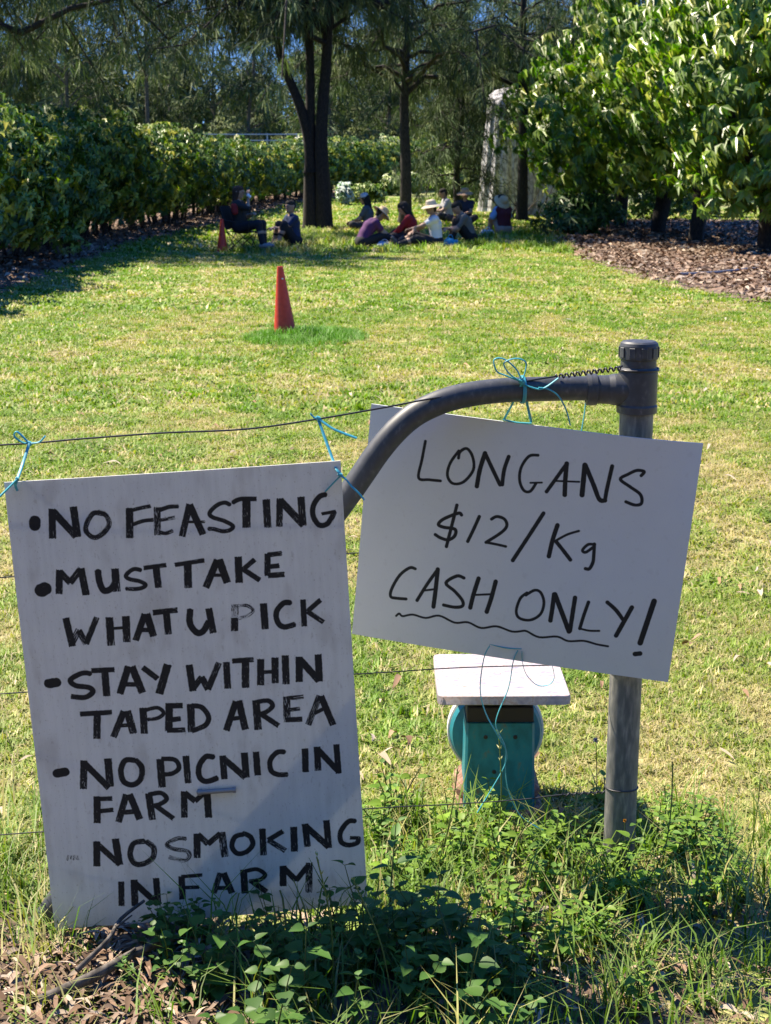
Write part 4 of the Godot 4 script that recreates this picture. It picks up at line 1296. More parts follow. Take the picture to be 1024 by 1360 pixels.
func hand_caps(wrist: Vector3, dir: Vector3, palm: Vector3, side: float) -> Array:
	var across := dir.cross(palm).normalized() * side
	var caps := []
	var kn := wrist + dir * 0.085
	caps.append([wrist + across * 0.016, kn + across * 0.026, 0.017, 0.014])
	caps.append([wrist - across * 0.016, kn - across * 0.026, 0.017, 0.014])
	caps.append([wrist, kn, 0.02, 0.016])
	for i in 4:
		var b: Vector3 = kn + across * (0.030 - 0.020 * i)
		var l: float = [0.070, 0.080, 0.075, 0.058][i]
		var m := b + (dir * 0.9 + palm * 0.35).normalized() * l * 0.5
		var t := m + (dir * 0.5 + palm * 0.85).normalized() * l * 0.5
		caps.append([b, m, 0.0095, 0.0085])
		caps.append([m, t, 0.0085, 0.0075])
	var tb := wrist + dir * 0.025 + across * 0.026
	var tm := tb + (dir * 0.6 + across * 0.7 + palm * 0.2).normalized() * 0.04
	caps.append([tb, tm, 0.0125, 0.0105])
	caps.append([tm, tm + (dir * 0.9 + across * 0.1 + palm * 0.4).normalized() * 0.032, 0.0105, 0.0085])
	return caps

# local axes: faces +x, right hand towards +z
func person(label: String, at: Vector3, turn: float, p: Dictionary) -> Node3D:
	var o := thing("person", label, "person", at, turn, "people resting under the trees")
	o.scale = Vector3.ONE * p.get("size", 1.1)
	var skin: Color = p.get("skin", Color(0.36, 0.22, 0.15))
	var ph: float = p.get("ph", 0.115)
	var ln: float = p.get("lean", 0.2)
	var up := Vector3(sin(ln), cos(ln), 0)
	var fw := Vector3(cos(ln), -sin(ln), 0)
	var pel := Vector3(0, ph, 0)
	var waist := pel + (Vector3.UP * 0.4 + up * 0.6).normalized() * 0.17
	var chest := waist + up * 0.17
	var nb: float = p.get("neck_bend", 0.25)
	var neck := chest + up * 0.155 + fw * 0.01
	var hu := Vector3(sin(ln * 0.5 + nb), cos(ln * 0.5 + nb), 0)
	var look: float = p.get("look", 0.0)
	var hf := Vector3(cos(ln * 0.5 + nb), -sin(ln * 0.5 + nb), 0).rotated(hu, look)
	var head := neck + hu * 0.165 + hf * 0.02
	var hs := hf.cross(hu).normalized()
	var sh := []
	for s in [-1.0, 1.0]:
		sh.append(neck - up * 0.055 + Vector3(0, 0, s * 0.165))
	var body := []
	var shirt := []
	var pants := []
	# torso
	var torso := []
	for s in [-1.0, 1.0]:
		torso.append([pel + Vector3(0, 0.02, s * 0.06), waist + Vector3(0, 0, s * 0.045), 0.108, 0.098])
		torso.append([waist + Vector3(0, 0, s * 0.045), chest + Vector3(0, 0, s * 0.06), 0.098, 0.108])
		torso.append([chest + Vector3(0, 0, s * 0.06), neck - up * 0.06 + Vector3(0, 0, s * 0.06), 0.108, 0.07])
	torso.append([sh[0], sh[1], 0.058, 0.058])
	body.append_array(torso)
	for c in torso:
		shirt.append([c[0], c[1], c[2] + 0.014, c[3] + 0.014])
	pants.append([pel + Vector3(-0.02, 0.0, -0.075), pel + Vector3(-0.02, 0.0, 0.075), 0.122, 0.122])
	body.append([neck - up * 0.07, neck + hu * 0.07, 0.055, 0.05])
	# arms
	var hands: Array = p.hands
	var hmesh := []
	for i in 2:
		var s := -1.0 if i == 0 else 1.0
		var h: Vector3 = hands[i]
		var e := elbow(sh[i], h, 0.275, 0.245, p.get("pole", Vector3(-0.3, -1.0, s * 0.6)) * Vector3(1, 1, 1) + Vector3(0, 0, s * 0.35))
		var dir := (h - e).normalized()
		h = e + dir * 0.245
		body.append([sh[i], e, 0.05, 0.04])
		body.append([e, h, 0.039, 0.027])
		var sl: float = p.get("sleeve", 0.6)
		shirt.append([sh[i], sh[i].lerp(e, min(1.0, sl)), 0.066, 0.058])
		if sl > 1.0:
			shirt.append([e, e.lerp(h, sl - 1.0), 0.054, 0.042])
		var pd := (Vector3(0.2, -1, 0) - dir * dir.dot(Vector3(0.2, -1, 0))).normalized()
		hmesh.append(hand_caps(h, dir, pd, s))
	# legs
	for i in 2:
		var s := -1.0 if i == 0 else 1.0
		var hip := pel + Vector3(0.02, -0.01, s * 0.09)
		var kn: Vector3 = p.knees[i]
		var an: Vector3 = p.ankles[i]
		var thigh := (kn - hip).normalized() * 0.41
		kn = hip + thigh
		an = kn + (an - kn).normalized() * 0.40
		an.y = max(an.y, 0.055)
		body.append([hip, kn, 0.088, 0.058])
		body.append([kn, kn.lerp(an, 0.4), 0.056, 0.058])
		body.append([kn.lerp(an, 0.4), an, 0.058, 0.038])
		pants.append([hip, kn, 0.104, 0.074])
		var cut: float = p.get("hem", 0.92)
		pants.append([kn, kn.lerp(an, cut), 0.074, lerp(0.074, 0.056, cut)])
		var toe: Vector3 = (p.toes[i] as Vector3).normalized()
		var t := an + toe * 0.17
		t.y = max(t.y, 0.035)
		var heel := an - toe * 0.035 + Vector3(0, -0.025, 0)
		heel.y = max(heel.y, 0.035)
		body.append([heel, t, 0.034, 0.026])
		var mb := MB.new()
		flesh(mb, [[heel, heel.lerp(t, 0.6), 0.046, 0.046], [heel.lerp(t, 0.6), t, 0.046, 0.034], [an, heel, 0.045, 0.045]], 0.014, 0.02, p.get("shoe", Color(0.06, 0.06, 0.065)))
		put("shoe", mb.mesh(), M.cloth, o)
	var bm := MB.new()
	flesh(bm, body, 0.021, 0.05, skin)
	# head with brow, nose, chin and ears on a finer grid
	var hc := []
	hc.append([head + hu * 0.025 - hf * 0.018, head + hu * 0.028 + hf * 0.022, 0.088, 0.080])
	hc.append([head - hu * 0.02 + hf * 0.03, head - hu * 0.075 + hf * 0.055, 0.068, 0.040])
	hc.append([head - hu * 0.055 - hs * 0.03, head - hu * 0.055 + hs * 0.03, 0.045, 0.045])
	hc.append([head + hf * 0.098 + hu * 0.018, head + hf * 0.116 - hu * 0.02, 0.009, 0.013])
	hc.append([head + hf * 0.09 + hu * 0.032 - hs * 0.035, head + hf * 0.09 + hu * 0.032 + hs * 0.035, 0.014, 0.014])
	for s in [-1.0, 1.0]:
		hc.append([head + hs * s * 0.085 + hu * 0.02 - hf * 0.012, head + hs * s * 0.088 - hu * 0.025 - hf * 0.005, 0.016, 0.010])
	hc.append([head - hu * 0.06, neck + hu * 0.02, 0.05, 0.052])
	flesh(bm, hc, 0.012, 0.02, skin)
	for h in hmesh:
		flesh(bm, h, 0.006, 0.008, skin)
	var figure := put("body", bm.mesh(), M.skin, o)
	for s in [-1.0, 1.0]:
		var em := MB.new()
		em.tube([head + hf * 0.094 + hu * 0.012 + hs * s * 0.033 - hs * 0.011, head + hf * 0.099 + hu * 0.012 + hs * s * 0.033, head + hf * 0.094 + hu * 0.012 + hs * s * 0.033 + hs * 0.011], [0.002, 0.0065, 0.002], 8, Color(0.02, 0.015, 0.012))
		put("eye", em.mesh(), M.plain, figure)
	var mm := MB.new()
	mm.tube([head + hf * 0.088 - hu * 0.055 - hs * 0.024, head + hf * 0.096 - hu * 0.053, head + hf * 0.088 - hu * 0.055 + hs * 0.024], [0.002, 0.006, 0.002], 8, Color(0.26, 0.10, 0.08))
	put("mouth", mm.mesh(), M.plain, figure)
	var sm := MB.new()
	flesh(sm, shirt, 0.021, 0.04, p.shirt)
	put("shirt", sm.mesh(), M.cloth, o)
	var pm := MB.new()
	flesh(pm, pants, 0.021, 0.04, p.pants)
	put("trousers", pm.mesh(), M.cloth, o)
	# hair
	var hr := [[head + hu * 0.045 - hf * 0.03, head + hu * 0.055 + hf * 0.02, 0.092, 0.082], [head - hf * 0.04, head - hu * 0.04 - hf * 0.045, 0.078, 0.06]]
	if p.get("hair", "short") == "long":
		hr.append([head - hf * 0.05, neck - up * 0.10 - fw * 0.09, 0.078, 0.045])
		for s in [-1.0, 1.0]:
			hr.append([head + hs * s * 0.06, neck - up * 0.02 + hs * s * 0.07 - fw * 0.03, 0.038, 0.03])
	elif p.get("hair", "short") == "bun":
		hr.append([head - hf * 0.11 + hu * 0.03, head - hf * 0.13 + hu * 0.02, 0.04, 0.035])
	var hm := MB.new()
	flesh(hm, hr, 0.012, 0.03, p.get("hair_col", Color(0.016, 0.012, 0.01)))
	put("hair", hm.mesh(), M.cloth, o)
	# hat
	var hat: String = p.get("hat", "")
	if hat:
		var xm := MB.new()
		var hb := Basis(hf, hu, hf.cross(hu))
		var xf := Transform3D(hb, head + hu * 0.06 - hf * 0.01)
		var hcol: Color = p.get("hat_col", Color(0.50, 0.37, 0.21))
		if hat == "wide":
			xm.lathe([[0.215, -0.045], [0.17, -0.012], [0.112, 0.0], [0.108, 0.03], [0.098, 0.075], [0.07, 0.098], [0.0, 0.105]], 28, hcol, xf)
			xm.lathe([[0.215, -0.045], [0.17, -0.020], [0.112, -0.008]], 28, hcol, xf)
		elif hat == "back":
			xf = Transform3D(Basis(hs, deg_to_rad(0)) * hb.rotated(hs, 1.15), head - hf * 0.055 - hu * 0.02)
			xm.lathe([[0.205, -0.045], [0.165, -0.012], [0.112, 0.0], [0.108, 0.03], [0.098, 0.075], [0.07, 0.098], [0.0, 0.105]], 28, hcol, xf)
		else:
			xm.lathe([[0.100, -0.01], [0.102, 0.02], [0.09, 0.06], [0.06, 0.085], [0.0, 0.094]], 24, hcol, xf)
			xm.box(Vector3(0.06, -0.012, -0.07), Vector3(0.17, -0.002, 0.07), hcol, 0.004, xf)
		put("hat", xm.mesh(), M.cloth, o)
	return o

func people() -> void:
	var V := func(x: float, y: float, z: float) -> Vector3: return Vector3(x, y, z)
	var straw := Color(0.50, 0.37, 0.21)
	var cross := {"knees": [V.call(0.30, 0.20, -0.34), V.call(0.30, 0.20, 0.34)], "ankles": [V.call(0.42, 0.06, 0.02), V.call(0.34, 0.06, 0.0)], "toes": [V.call(0.3, -0.1, 1), V.call(0.3, -0.1, -1)]}
	var hug := {"knees": [V.call(0.30, 0.47, -0.12), V.call(0.30, 0.45, 0.12)], "ankles": [V.call(0.42, 0.06, -0.11), V.call(0.40, 0.06, 0.12)], "toes": [V.call(1, -0.15, -0.1), V.call(1, -0.15, 0.1)]}
	var fwd := {"knees": [V.call(0.42, 0.18, -0.14), V.call(0.40, 0.24, 0.16)], "ankles": [V.call(0.80, 0.06, -0.16), V.call(0.72, 0.06, 0.2)], "toes": [V.call(0.6, 0.8, -0.1), V.call(0.7, 0.6, 0.1)]}
	# woman in the folding chair, drinking
	var at := on_ground(-3.02, -30.3)
	var p := {"size": 1.06, "ph": 0.47, "lean": -0.12, "neck_bend": 0.1, "shirt": Color(0.018, 0.016, 0.018), "pants": Color(0.014, 0.014, 0.018), "hair": "long", "hair_col": Color(0.05, 0.025, 0.015), "sleeve": 1.0,
		"hands": [V.call(0.26, 0.72, 0.02), V.call(0.20, 1.06, 0.06)], "pole": Vector3(0.1, -1, 0.0),
		"knees": [V.call(0.42, 0.53, -0.11), V.call(0.42, 0.53, 0.12)], "ankles": [V.call(0.46, 0.09, -0.12), V.call(0.52, 0.09, 0.14)], "toes": [V.call(1, -0.1, 0.0), V.call(1, -0.1, 0.2)], "shoe": Color(0.25, 0.23, 0.22)}
	var dk := person("person in black with red sleeve panels drinking in the folding chair", at, -0.25, p)
	for s in [-1.0, 1.0]:
		var mb := MB.new()
		var sh := Vector3(-0.045, 0.93, s * 0.185)
		flesh(mb, [[sh + Vector3(0.01, -0.06, s * 0.025), sh + Vector3(0.03, -0.17, s * 0.05), 0.066, 0.060]], 0.016, 0.02, Color(0.20, 0.012, 0.014))
		put("sleeve_panel", mb.mesh(), M.cloth, dk)
	camp_chair(at, -0.25)
	var cup := MB.new()
	cup.lathe([[0.0, 0.0], [0.028, 0.0], [0.034, 0.09], [0.031, 0.09], [0.026, 0.006]], 16, Color(0.75, 0.75, 0.75))
	var co := put("cup", cup.mesh(), M.plain)
	tag(co, "small white cup raised to the mouth of the person in the folding chair", "cup")
	co.position = at + Vector3(0.28, 1.10, 0.10).rotated(Vector3.UP, -0.25)
	co.rotation = Vector3(0, -0.25, 0.9)
	# navy tee, arms round the knees
	p = {"lean": 0.12, "neck_bend": -0.05, "shirt": Color(0.012, 0.030, 0.085), "pants": Color(0.014, 0.014, 0.016), "hair": "bun", "hands": [V.call(0.44, 0.36, 0.03), V.call(0.44, 0.36, 0.02)], "hem": 0.5, "look": 0.35, "shoe": Color(0.32, 0.31, 0.3)}
	p.merge(hug)
	person("person in a navy tee hugging bare shins beside the twin trunk", on_ground(-2.02, -32.2), PI + 0.5, p)
	# purple tee, straw hat, leaning over
	p = {"lean": 0.62, "neck_bend": 0.45, "shirt": Color(0.075, 0.022, 0.095), "pants": Color(0.014, 0.014, 0.018), "hat": "wide", "hands": [V.call(0.62, 0.14, -0.10), V.call(0.60, 0.12, 0.14)], "skin": Color(0.30, 0.19, 0.13)}
	p.merge(fwd)
	person("person in a purple tee and straw hat leaning over the picnic things", on_ground(-0.50, -31.7), 0.3, p)
	# white cap, long hair, grey top
	p = {"lean": 0.1, "neck_bend": 0.15, "shirt": Color(0.09, 0.10, 0.11), "pants": Color(0.03, 0.03, 0.035), "hair": "long", "hat": "cap", "hat_col": Color(0.52, 0.56, 0.62), "hands": [V.call(0.40, 0.26, -0.1), V.call(0.42, 0.25, 0.12)]}
	p.merge(cross)
	person("person with long dark hair, pale cap and grey top behind the others", on_ground(-0.42, -37.2), PI - 0.2, p)
	# red top
	p = {"lean": 0.35, "neck_bend": 0.25, "shirt": Color(0.24, 0.012, 0.022), "pants": Color(0.02, 0.018, 0.02), "hair": "long", "sleeve": 1.6, "hands": [V.call(0.50, 0.16, -0.08), V.call(0.46, 0.14, 0.12)]}
	p.merge(fwd)
	person("person in a red long-sleeved top with dark hair sitting on the grass", on_ground(0.66, -32.4), PI - 0.05, p)
	# white tee, straw hat, arm out
	p = {"lean": 0.12, "neck_bend": 0.1, "shirt": Color(0.60, 0.62, 0.66), "pants": Color(0.014, 0.014, 0.018), "hat": "wide", "hat_col": Color(0.56, 0.48, 0.35), "hands": [V.call(0.52, 0.36, 0.05), V.call(0.50, 0.30, -0.05)], "skin": Color(0.32, 0.19, 0.13)}
	p.merge(fwd)
	person("person in a white tee and wide pale hat reaching one arm out", on_ground(1.10, -31.6), PI + 0.15, p)
	# grey tee hugging knees
	p = {"lean": 0.42, "neck_bend": 0.3, "shirt": Color(0.12, 0.125, 0.115), "pants": Color(0.008, 0.008, 0.010), "hands": [V.call(0.48, 0.30, 0.0), V.call(0.46, 0.28, 0.04)], "sleeve": 0.75}
	p.merge(hug)
	person("person in a grey tee and black trousers bent over raised knees", on_ground(1.93, -33.2), PI + 0.15, p)
	# two behind
	p = {"lean": 0.2, "neck_bend": 0.2, "shirt": Color(0.42, 0.42, 0.44), "pants": Color(0.03, 0.03, 0.04), "hair": "short", "hands": [V.call(0.42, 0.3, -0.1), V.call(0.42, 0.3, 0.1)]}
	p.merge(cross)
	person("bareheaded person in a pale shirt beside the young casuarina", on_ground(1.85, -42.6), PI + 0.2, p)
	p = {"lean": 0.05, "neck_bend": 0.15, "shirt": Color(0.018, 0.03, 0.06), "pants": Color(0.03, 0.03, 0.04), "hair": "short", "hat": "wide", "hat_col": Color(0.55, 0.36, 0.22), "hands": [V.call(0.42, 0.3, -0.1), V.call(0.42, 0.3, 0.1)]}
	p.merge(cross)
	person("person in a dark blue top and tan wide-brimmed hat behind the grey tee", on_ground(2.25, -41.0), PI + 1.2, p)
	# maroon body, pale blue sleeves, hat on the back of the neck
	p = {"lean": 0.1, "neck_bend": 0.25, "shirt": Color(0.085, 0.012, 0.022), "pants": Color(0.32, 0.23, 0.18), "hat": "back", "hat_col": Color(0.55, 0.45, 0.27), "hands": [V.call(0.42, 0.34, -0.08), V.call(0.44, 0.30, 0.10)], "sleeve": 0.5}
	p.merge(hug)
	var m := person("person in a maroon tee with pale blue sleeves and hat pushed back", on_ground(2.98, -36.6), PI - 0.95, p)
	for i in 2:
		var s := -1.0 if i == 0 else 1.0
		var mb := MB.new()
		var sh := Vector3(0.07, 0.56, s * 0.175)
		flesh(mb, [[sh, sh + Vector3(0.05, -0.16, s * 0.07), 0.077, 0.070]], 0.016, 0.02, Color(0.22, 0.38, 0.62))
		put("sleeve", mb.mesh(), M.cloth, m)
	# things lying between them
	lumpy("picnic_bag", "white and blue bag on the grass by the purple tee", "bag", on_ground(-0.02, -31.5), Vector3(0.20, 0.09, 0.12), Color(0.36, 0.42, 0.55), 3)
	lumpy("picnic_bag", "bright blue bag behind the white tee's back", "bag", on_ground(1.42, -31.9), Vector3(0.16, 0.13, 0.12), Color(0.03, 0.28, 0.52), 4)
	lumpy("picnic_bag", "white plastic bag by the maroon tee's feet", "bag", on_ground(2.52, -36.0), Vector3(0.17, 0.11, 0.13), Color(0.62, 0.64, 0.68), 5)
	lumpy("picnic_bag", "crumpled pale bag in front of the red top", "bag", on_ground(0.20, -31.9), Vector3(0.16, 0.06, 0.12), Color(0.40, 0.38, 0.42), 6)

func lumpy(called: String, label: String, cat: String, at: Vector3, r: Vector3, col: Color, seed_: int) -> void:
	var mb := MB.new()
	var rows := 10
	var seg := 16
	for j in rows + 1:
		for i in seg + 1:
			var a := TAU * (i % seg) / seg
			var b := PI * j / rows
			var d := Vector3(sin(b) * cos(a), cos(b), sin(b) * sin(a))
			var k := 1.0 + 0.5 * nz.get_noise_3d(d.x * 120 + seed_ * 50, d.y * 120, d.z * 120)
			mb.vert(Vector3(d.x * r.x * k, max(-0.01, r.y * (0.55 + 0.9 * d.y * k)), d.z * r.z * k), d, col)
	for j in rows:
		for i in seg:
			var a := j * (seg + 1) + i
			mb.face(a, a + 1, a + seg + 2); mb.face(a, a + seg + 2, a + seg + 1)
	var o := thing(called, label, cat, at)
	var sack := put("sack", mb.mesh(), M.cloth, o)
	mb = MB.new()
	mb.tube(smooth_path([Vector3(-r.x * 0.4, r.y * 1.2, 0), Vector3(-r.x * 0.2, r.y * 1.9, 0.02), Vector3(r.x * 0.2, r.y * 1.9, 0.02), Vector3(r.x * 0.4, r.y * 1.2, 0)], 4), same(13, 0.008), 6, col)
	put("handle", mb.mesh(), M.cloth, sack)

func camp_chair(at: Vector3, turn: float) -> void:
	var o := thing("folding_chair", "black folding camp chair with crossed thin legs on the grass", "chair", at, turn)
	var blk := Color(0.012, 0.012, 0.013)
	var steel := mat(lin(0.02, 0.02, 0.022), 0.4, false, 0.5)
	# crossed leg pairs, front, back and both sides
	var fl := [Vector3(0.30, 0.0, -0.27), Vector3(0.30, 0.0, 0.27), Vector3(-0.20, 0.0, -0.27), Vector3(-0.20, 0.0, 0.27)]
	var tp := [Vector3(0.27, 0.40, -0.26), Vector3(0.27, 0.40, 0.26), Vector3(-0.18, 0.40, -0.26), Vector3(-0.18, 0.40, 0.26)]
	for pr in [[0, 1], [1, 0], [2, 3], [3, 2], [0, 2], [2, 0], [1, 3], [3, 1]]:
		var mb := MB.new()
		mb.tube([fl[pr[0]], tp[pr[1]]], [0.009, 0.009], 8, Color.WHITE)
		put("leg", mb.mesh(), steel, o)
	for s in [-1.0, 1.0]:
		var mb := MB.new()
		mb.tube([Vector3(-0.18, 0.36, s * 0.28), Vector3(-0.27, 0.66, s * 0.28), Vector3(-0.34, 0.92, s * 0.28)], same(3, 0.010), 8, Color.WHITE)
		put("back_post", mb.mesh(), steel, o)
		mb = MB.new()
		mb.tube([Vector3(0.28, 0.38, s * 0.28), Vector3(0.30, 0.62, s * 0.29)], [0.009, 0.009], 8, Color.WHITE)
		put("arm_post", mb.mesh(), steel, o)
		mb = MB.new()
		var pts := smooth_path([Vector3(-0.27, 0.66, s * 0.29), Vector3(0.0, 0.61, s * 0.30), Vector3(0.34, 0.64, s * 0.30)], 5)
		mb.tube(pts, same(pts.size(), 0.035), 8, blk, true, 0.0, 0.0, 0.25)
		put("armrest", mb.mesh(), M.cloth, o)
	for part in [["seat", Vector3(-0.20, 0.42, 0), Vector3(0.29, 0.41, 0), 0.05], ["backrest", Vector3(-0.22, 0.46, 0), Vector3(-0.34, 0.92, 0), 0.03]]:
		var mb := MB.new()
		for side in [1.0, -1.0]:
			var s0 := mb.v.size()
			var dirv: Vector3 = (part[2] - part[1]).normalized()
			var nn: Vector3 = Vector3(-dirv.y, dirv.x, 0) * side
			for j in 9:
				for i in 9:
					var u := i / 8.0
					var v := j / 8.0
					var q: Vector3 = part[1].lerp(part[2], u) + Vector3(0, 0, (v - 0.5) * 0.54)
					q -= Vector3(-dirv.y, dirv.x, 0) * part[3] * sin(v * PI) * sin(u * PI * 0.8 + 0.3)
					mb.vert(q + nn * 0.003, nn, blk)
			for j in 8:
				for i in 8:
					var a := s0 + j * 9 + i
					mb.face(a, a + 1, a + 10); mb.face(a, a + 10, a + 9)
		put(part[0], mb.mesh(), M.cloth, o)

# ------------------------------------------------------------------ grass
func tuft(blades: int, spread: float, hgt: float, wid: float, lean: float) -> ArrayMesh:
	var mb := MB.new()
	for i in blades:
		var a := rr(0, TAU)
		var f := Vector3(cos(rr(0, TAU)), 0, sin(rr(0, TAU))) * spread * sqrt(rng.randf())
		var d := Vector3(cos(a), 0, sin(a))
		var h := hgt * rr(0.55, 1.2)
		var b := rr(0.2, 1.0) * lean * h
		var s := d.cross(Vector3.UP) * wid * 0.5
		var k := rr(0.75, 1.2)
		var col := Color(k, k * rr(0.93, 1.05), k * rr(0.8, 1.1))
		var p1 := f + d * b * 0.3 + Vector3(0, h * 0.55, 0)
		var p2 := f + d * b + Vector3(0, h * (1.0 - 0.3 * lean * rng.randf()), 0)
		var nn := (Vector3.UP - d * 0.35 + rv() * 0.25).normalized()
		var v0 := mb.vert(f - s, nn, col); mb.vert(f + s, nn, col); mb.vert(p1 + s * 0.85, nn, col); mb.vert(p1 - s * 0.85, nn, col); mb.vert(p2, nn, col)
		mb.face(v0, v0 + 1, v0 + 2); mb.face(v0, v0 + 2, v0 + 3); mb.face(v0 + 3, v0 + 2, v0 + 4)
	return mb.mesh()

func in_bed(x: float, z: float) -> bool:
	# soil under the hedge, mulch under the mangos, litter at the gate
	if z < -15.0:
		var e := 0.0
		var pts := [Vector2(-5.35, -17), Vector2(-5.3, -21.0), Vector2(-5.6, -27), Vector2(-5.75, -33), Vector2(-4.6, -42.5), Vector2(-3.3, -58), Vector2(-0.4, -71), Vector2(1.4, -78)]
		for k in pts.size() - 1:
			if z <= pts[k].y and z > pts[k + 1].y:
				e = pts[k].lerp(pts[k + 1], (z - pts[k].y) / (pts[k + 1].y - pts[k].y)).x
				if x < e - 0.1 + rr(-0.25, 0.25): return true
		pts = [Vector2(4.9, -17.0), Vector2(4.3, -20.0), Vector2(3.95, -23.0), Vector2(3.8, -28), Vector2(3.9, -33), Vector2(4.3, -38), Vector2(5.0, -43), Vector2(6.0, -48)]
		for k in pts.size() - 1:
			if z <= pts[k].y and z > pts[k + 1].y:
				e = pts[k].lerp(pts[k + 1], (z - pts[k].y) / (pts[k + 1].y - pts[k].y)).x
				if x > e + 0.1 + rr(-0.3, 0.3): return true
	return false

func lawn_grass() -> void:
	var zones := [[2.3, 5.2, 4200.0, 0.021, 0.028, 0.0040], [5.2, 9.5, 1350.0, 0.034, 0.032, 0.0062], [9.5, 17.0, 420.0, 0.056, 0.036, 0.011], [17.0, 30.0, 120.0, 0.10, 0.045, 0.020], [30.0, 62.0, 24.0, 0.2, 0.085, 0.042]]
	for zi in zones.size():
		var q: Array = zones[zi]
		var meshes := [tuft(11, q[3], q[4], q[5], 1.5), tuft(9, q[3], q[4] * 0.8, q[5] * 1.2, 1.8)]
		var xf := [[], []]
		var cl := [[], []]
		var area: float = 0.32 * (q[1] * q[1] - q[0] * q[0]) + 1.0 * (q[1] - q[0])
		for i in int(area * q[2]):
			var z: float = -sqrt(lerp(q[0] * q[0], q[1] * q[1], rng.randf()))
			var x: float = rr(-1.0, 1.0) * (-z * 0.30 + 0.45)
			if in_bed(x, z):
				continue
			var dry := dryness(x, z)
			var thin := 0.5 + 0.5 * nz.get_noise_2d(x * 260.0 + 90.0, z * 260.0)
			if rng.randf() < thin * 0.75 - 0.2:
				continue
			if z > -2.85 and x < 0.9 and rng.randf() < 0.85:
				continue
			var col := lawn_col(clamp(dry + rr(-0.35, 0.35), 0.0, 1.0))
			if rng.randf() < 0.10: col = Color(0.60, 0.50, 0.28)
			var s := rr(0.7, 1.35) * (1.25 - 0.45 * dry)
			var w := rng.randi() % 2
			var b := Basis(Vector3.UP, rr(0, TAU)).scaled(Vector3(s, s * rr(0.7, 1.2), s))
			xf[w].append(Transform3D(b, on_ground(x, z) - Vector3(0, 0.002, 0)))
			cl[w].append(col * rr(0.75, 1.2))
		for w in 2:
			var o := stuff_many("grass", meshes[w], M.grass, xf[w], cl[w])
			tag(o, "short mown yellow-green grass of the lawn", "grass")
	# the longer tuft by the lone cone and in the shade round the people
	var m := tuft(12, 0.06, 0.16, 0.010, 0.9)
	var xs := []
	var cs := []
	for i in 560:
		var a := rr(0, TAU)
		var r := sqrt(rng.randf())
		var x := -0.78 + cos(a) * r * 0.62
		var z := -14.05 + sin(a) * r * 0.75
		var s := rr(0.45, 1.0) * (1.1 - r * 0.6)
		xs.append(Transform3D(Basis(Vector3.UP, rr(0, TAU)).scaled(Vector3(s, s, s)), on_ground(x, z)))
		cs.append(Color(0.105, 0.245, 0.028) * rr(0.7, 1.35))
	tag(stuff_many("long_grass", m, M.grass, xs, cs), "longer bright green grass growing round the lone cone's foot", "grass")
	xs = []; cs = []
	for i in 3200:
		var x := rr(-3.6, 4.6)
		var z := rr(-38.5, -29.5)
		if nz.get_noise_2d(x * 120.0, z * 60.0) < 0.02 + 0.2 * rng.randf() and not (z < -32.5 and x > -2.2 and x < 1.2):
			continue
		if in_bed(x, z): continue
		var s := rr(0.6, 1.5)
		xs.append(Transform3D(Basis(Vector3.UP, rr(0, TAU)).scaled(Vector3(s, s * 0.9, s)), on_ground(x, z)))
		cs.append(lawn_col(clamp(dryness(x, z) + rr(-0.35, 0.35), 0.0, 1.0)) * rr(0.75, 1.2))
	tag(stuff_many("long_grass", tuft(12, 0.10, 0.17, 0.016, 0.9), M.grass, xs, cs), "longer grass left standing among the people", "grass")

# ------------------------------------------------------------------ weeds, litter at the gate
func weed_kind(called: String, label: String, grp: String, hgt: float, pairs: int, ll: float, lw: float, stems: int, cols: Array) -> Node3D:
	var o := thing(called, label, "weed", Vector3.ZERO, 0.0, grp)
	for s in stems:
		var a := rr(0, TAU)
		var tilt := Vector3(cos(a), 0, sin(a)) * rr(0.1, 0.55)
		var h := hgt * rr(0.7, 1.1)
		var pts := [Vector3(0, -0.01, 0), tilt * h * 0.4 + Vector3(0, h * 0.5, 0), tilt * h + Vector3(0, h, 0)]
		var sp := smooth_path(pts, 4)
		var mb := MB.new()
		mb.tube(sp, [0.0022, 0.0021, 0.002, 0.0019, 0.0018, 0.0016, 0.0014, 0.0012, 0.001], 5, Color(0.10, 0.13, 0.04))
		put("stem", mb.mesh(), M.weed, o)
		for k in pairs:
			var t: float = 0.25 + 0.75 * k / max(1, pairs - 1)
			var fi := t * (sp.size() - 1)
			var q: Vector3 = sp[int(fi)].lerp(sp[min(int(fi) + 1, sp.size() - 1)], fi - int(fi))
			var az := k * PI / 2 + rr(-0.4, 0.4)
			for side in 2:
				var d := Vector3(cos(az + side * PI), rr(0.0, 0.45), sin(az + side * PI)).normalized()
				var nn := Vector3.UP + rv() * 0.35
				nn = (nn - d * nn.dot(d)).normalized()
				var l := ll * rr(0.65, 1.1) * (1.0 if k < pairs - 1 else 0.6)
				var c: Color = cols[rng.randi() % cols.size()] * rr(0.8, 1.25)
				var lf := MB.new()
				heart(lf, q + d * l * 0.22, d, nn, l, lw * l / ll, Color(c.r, c.g, c.b))
				lf.tube([q, q + d * l * 0.25], [0.0009, 0.0008], 3, Color(c.r, c.g, c.b), false)
				put("leaf", lf.mesh(), M.weed, o)
	return o

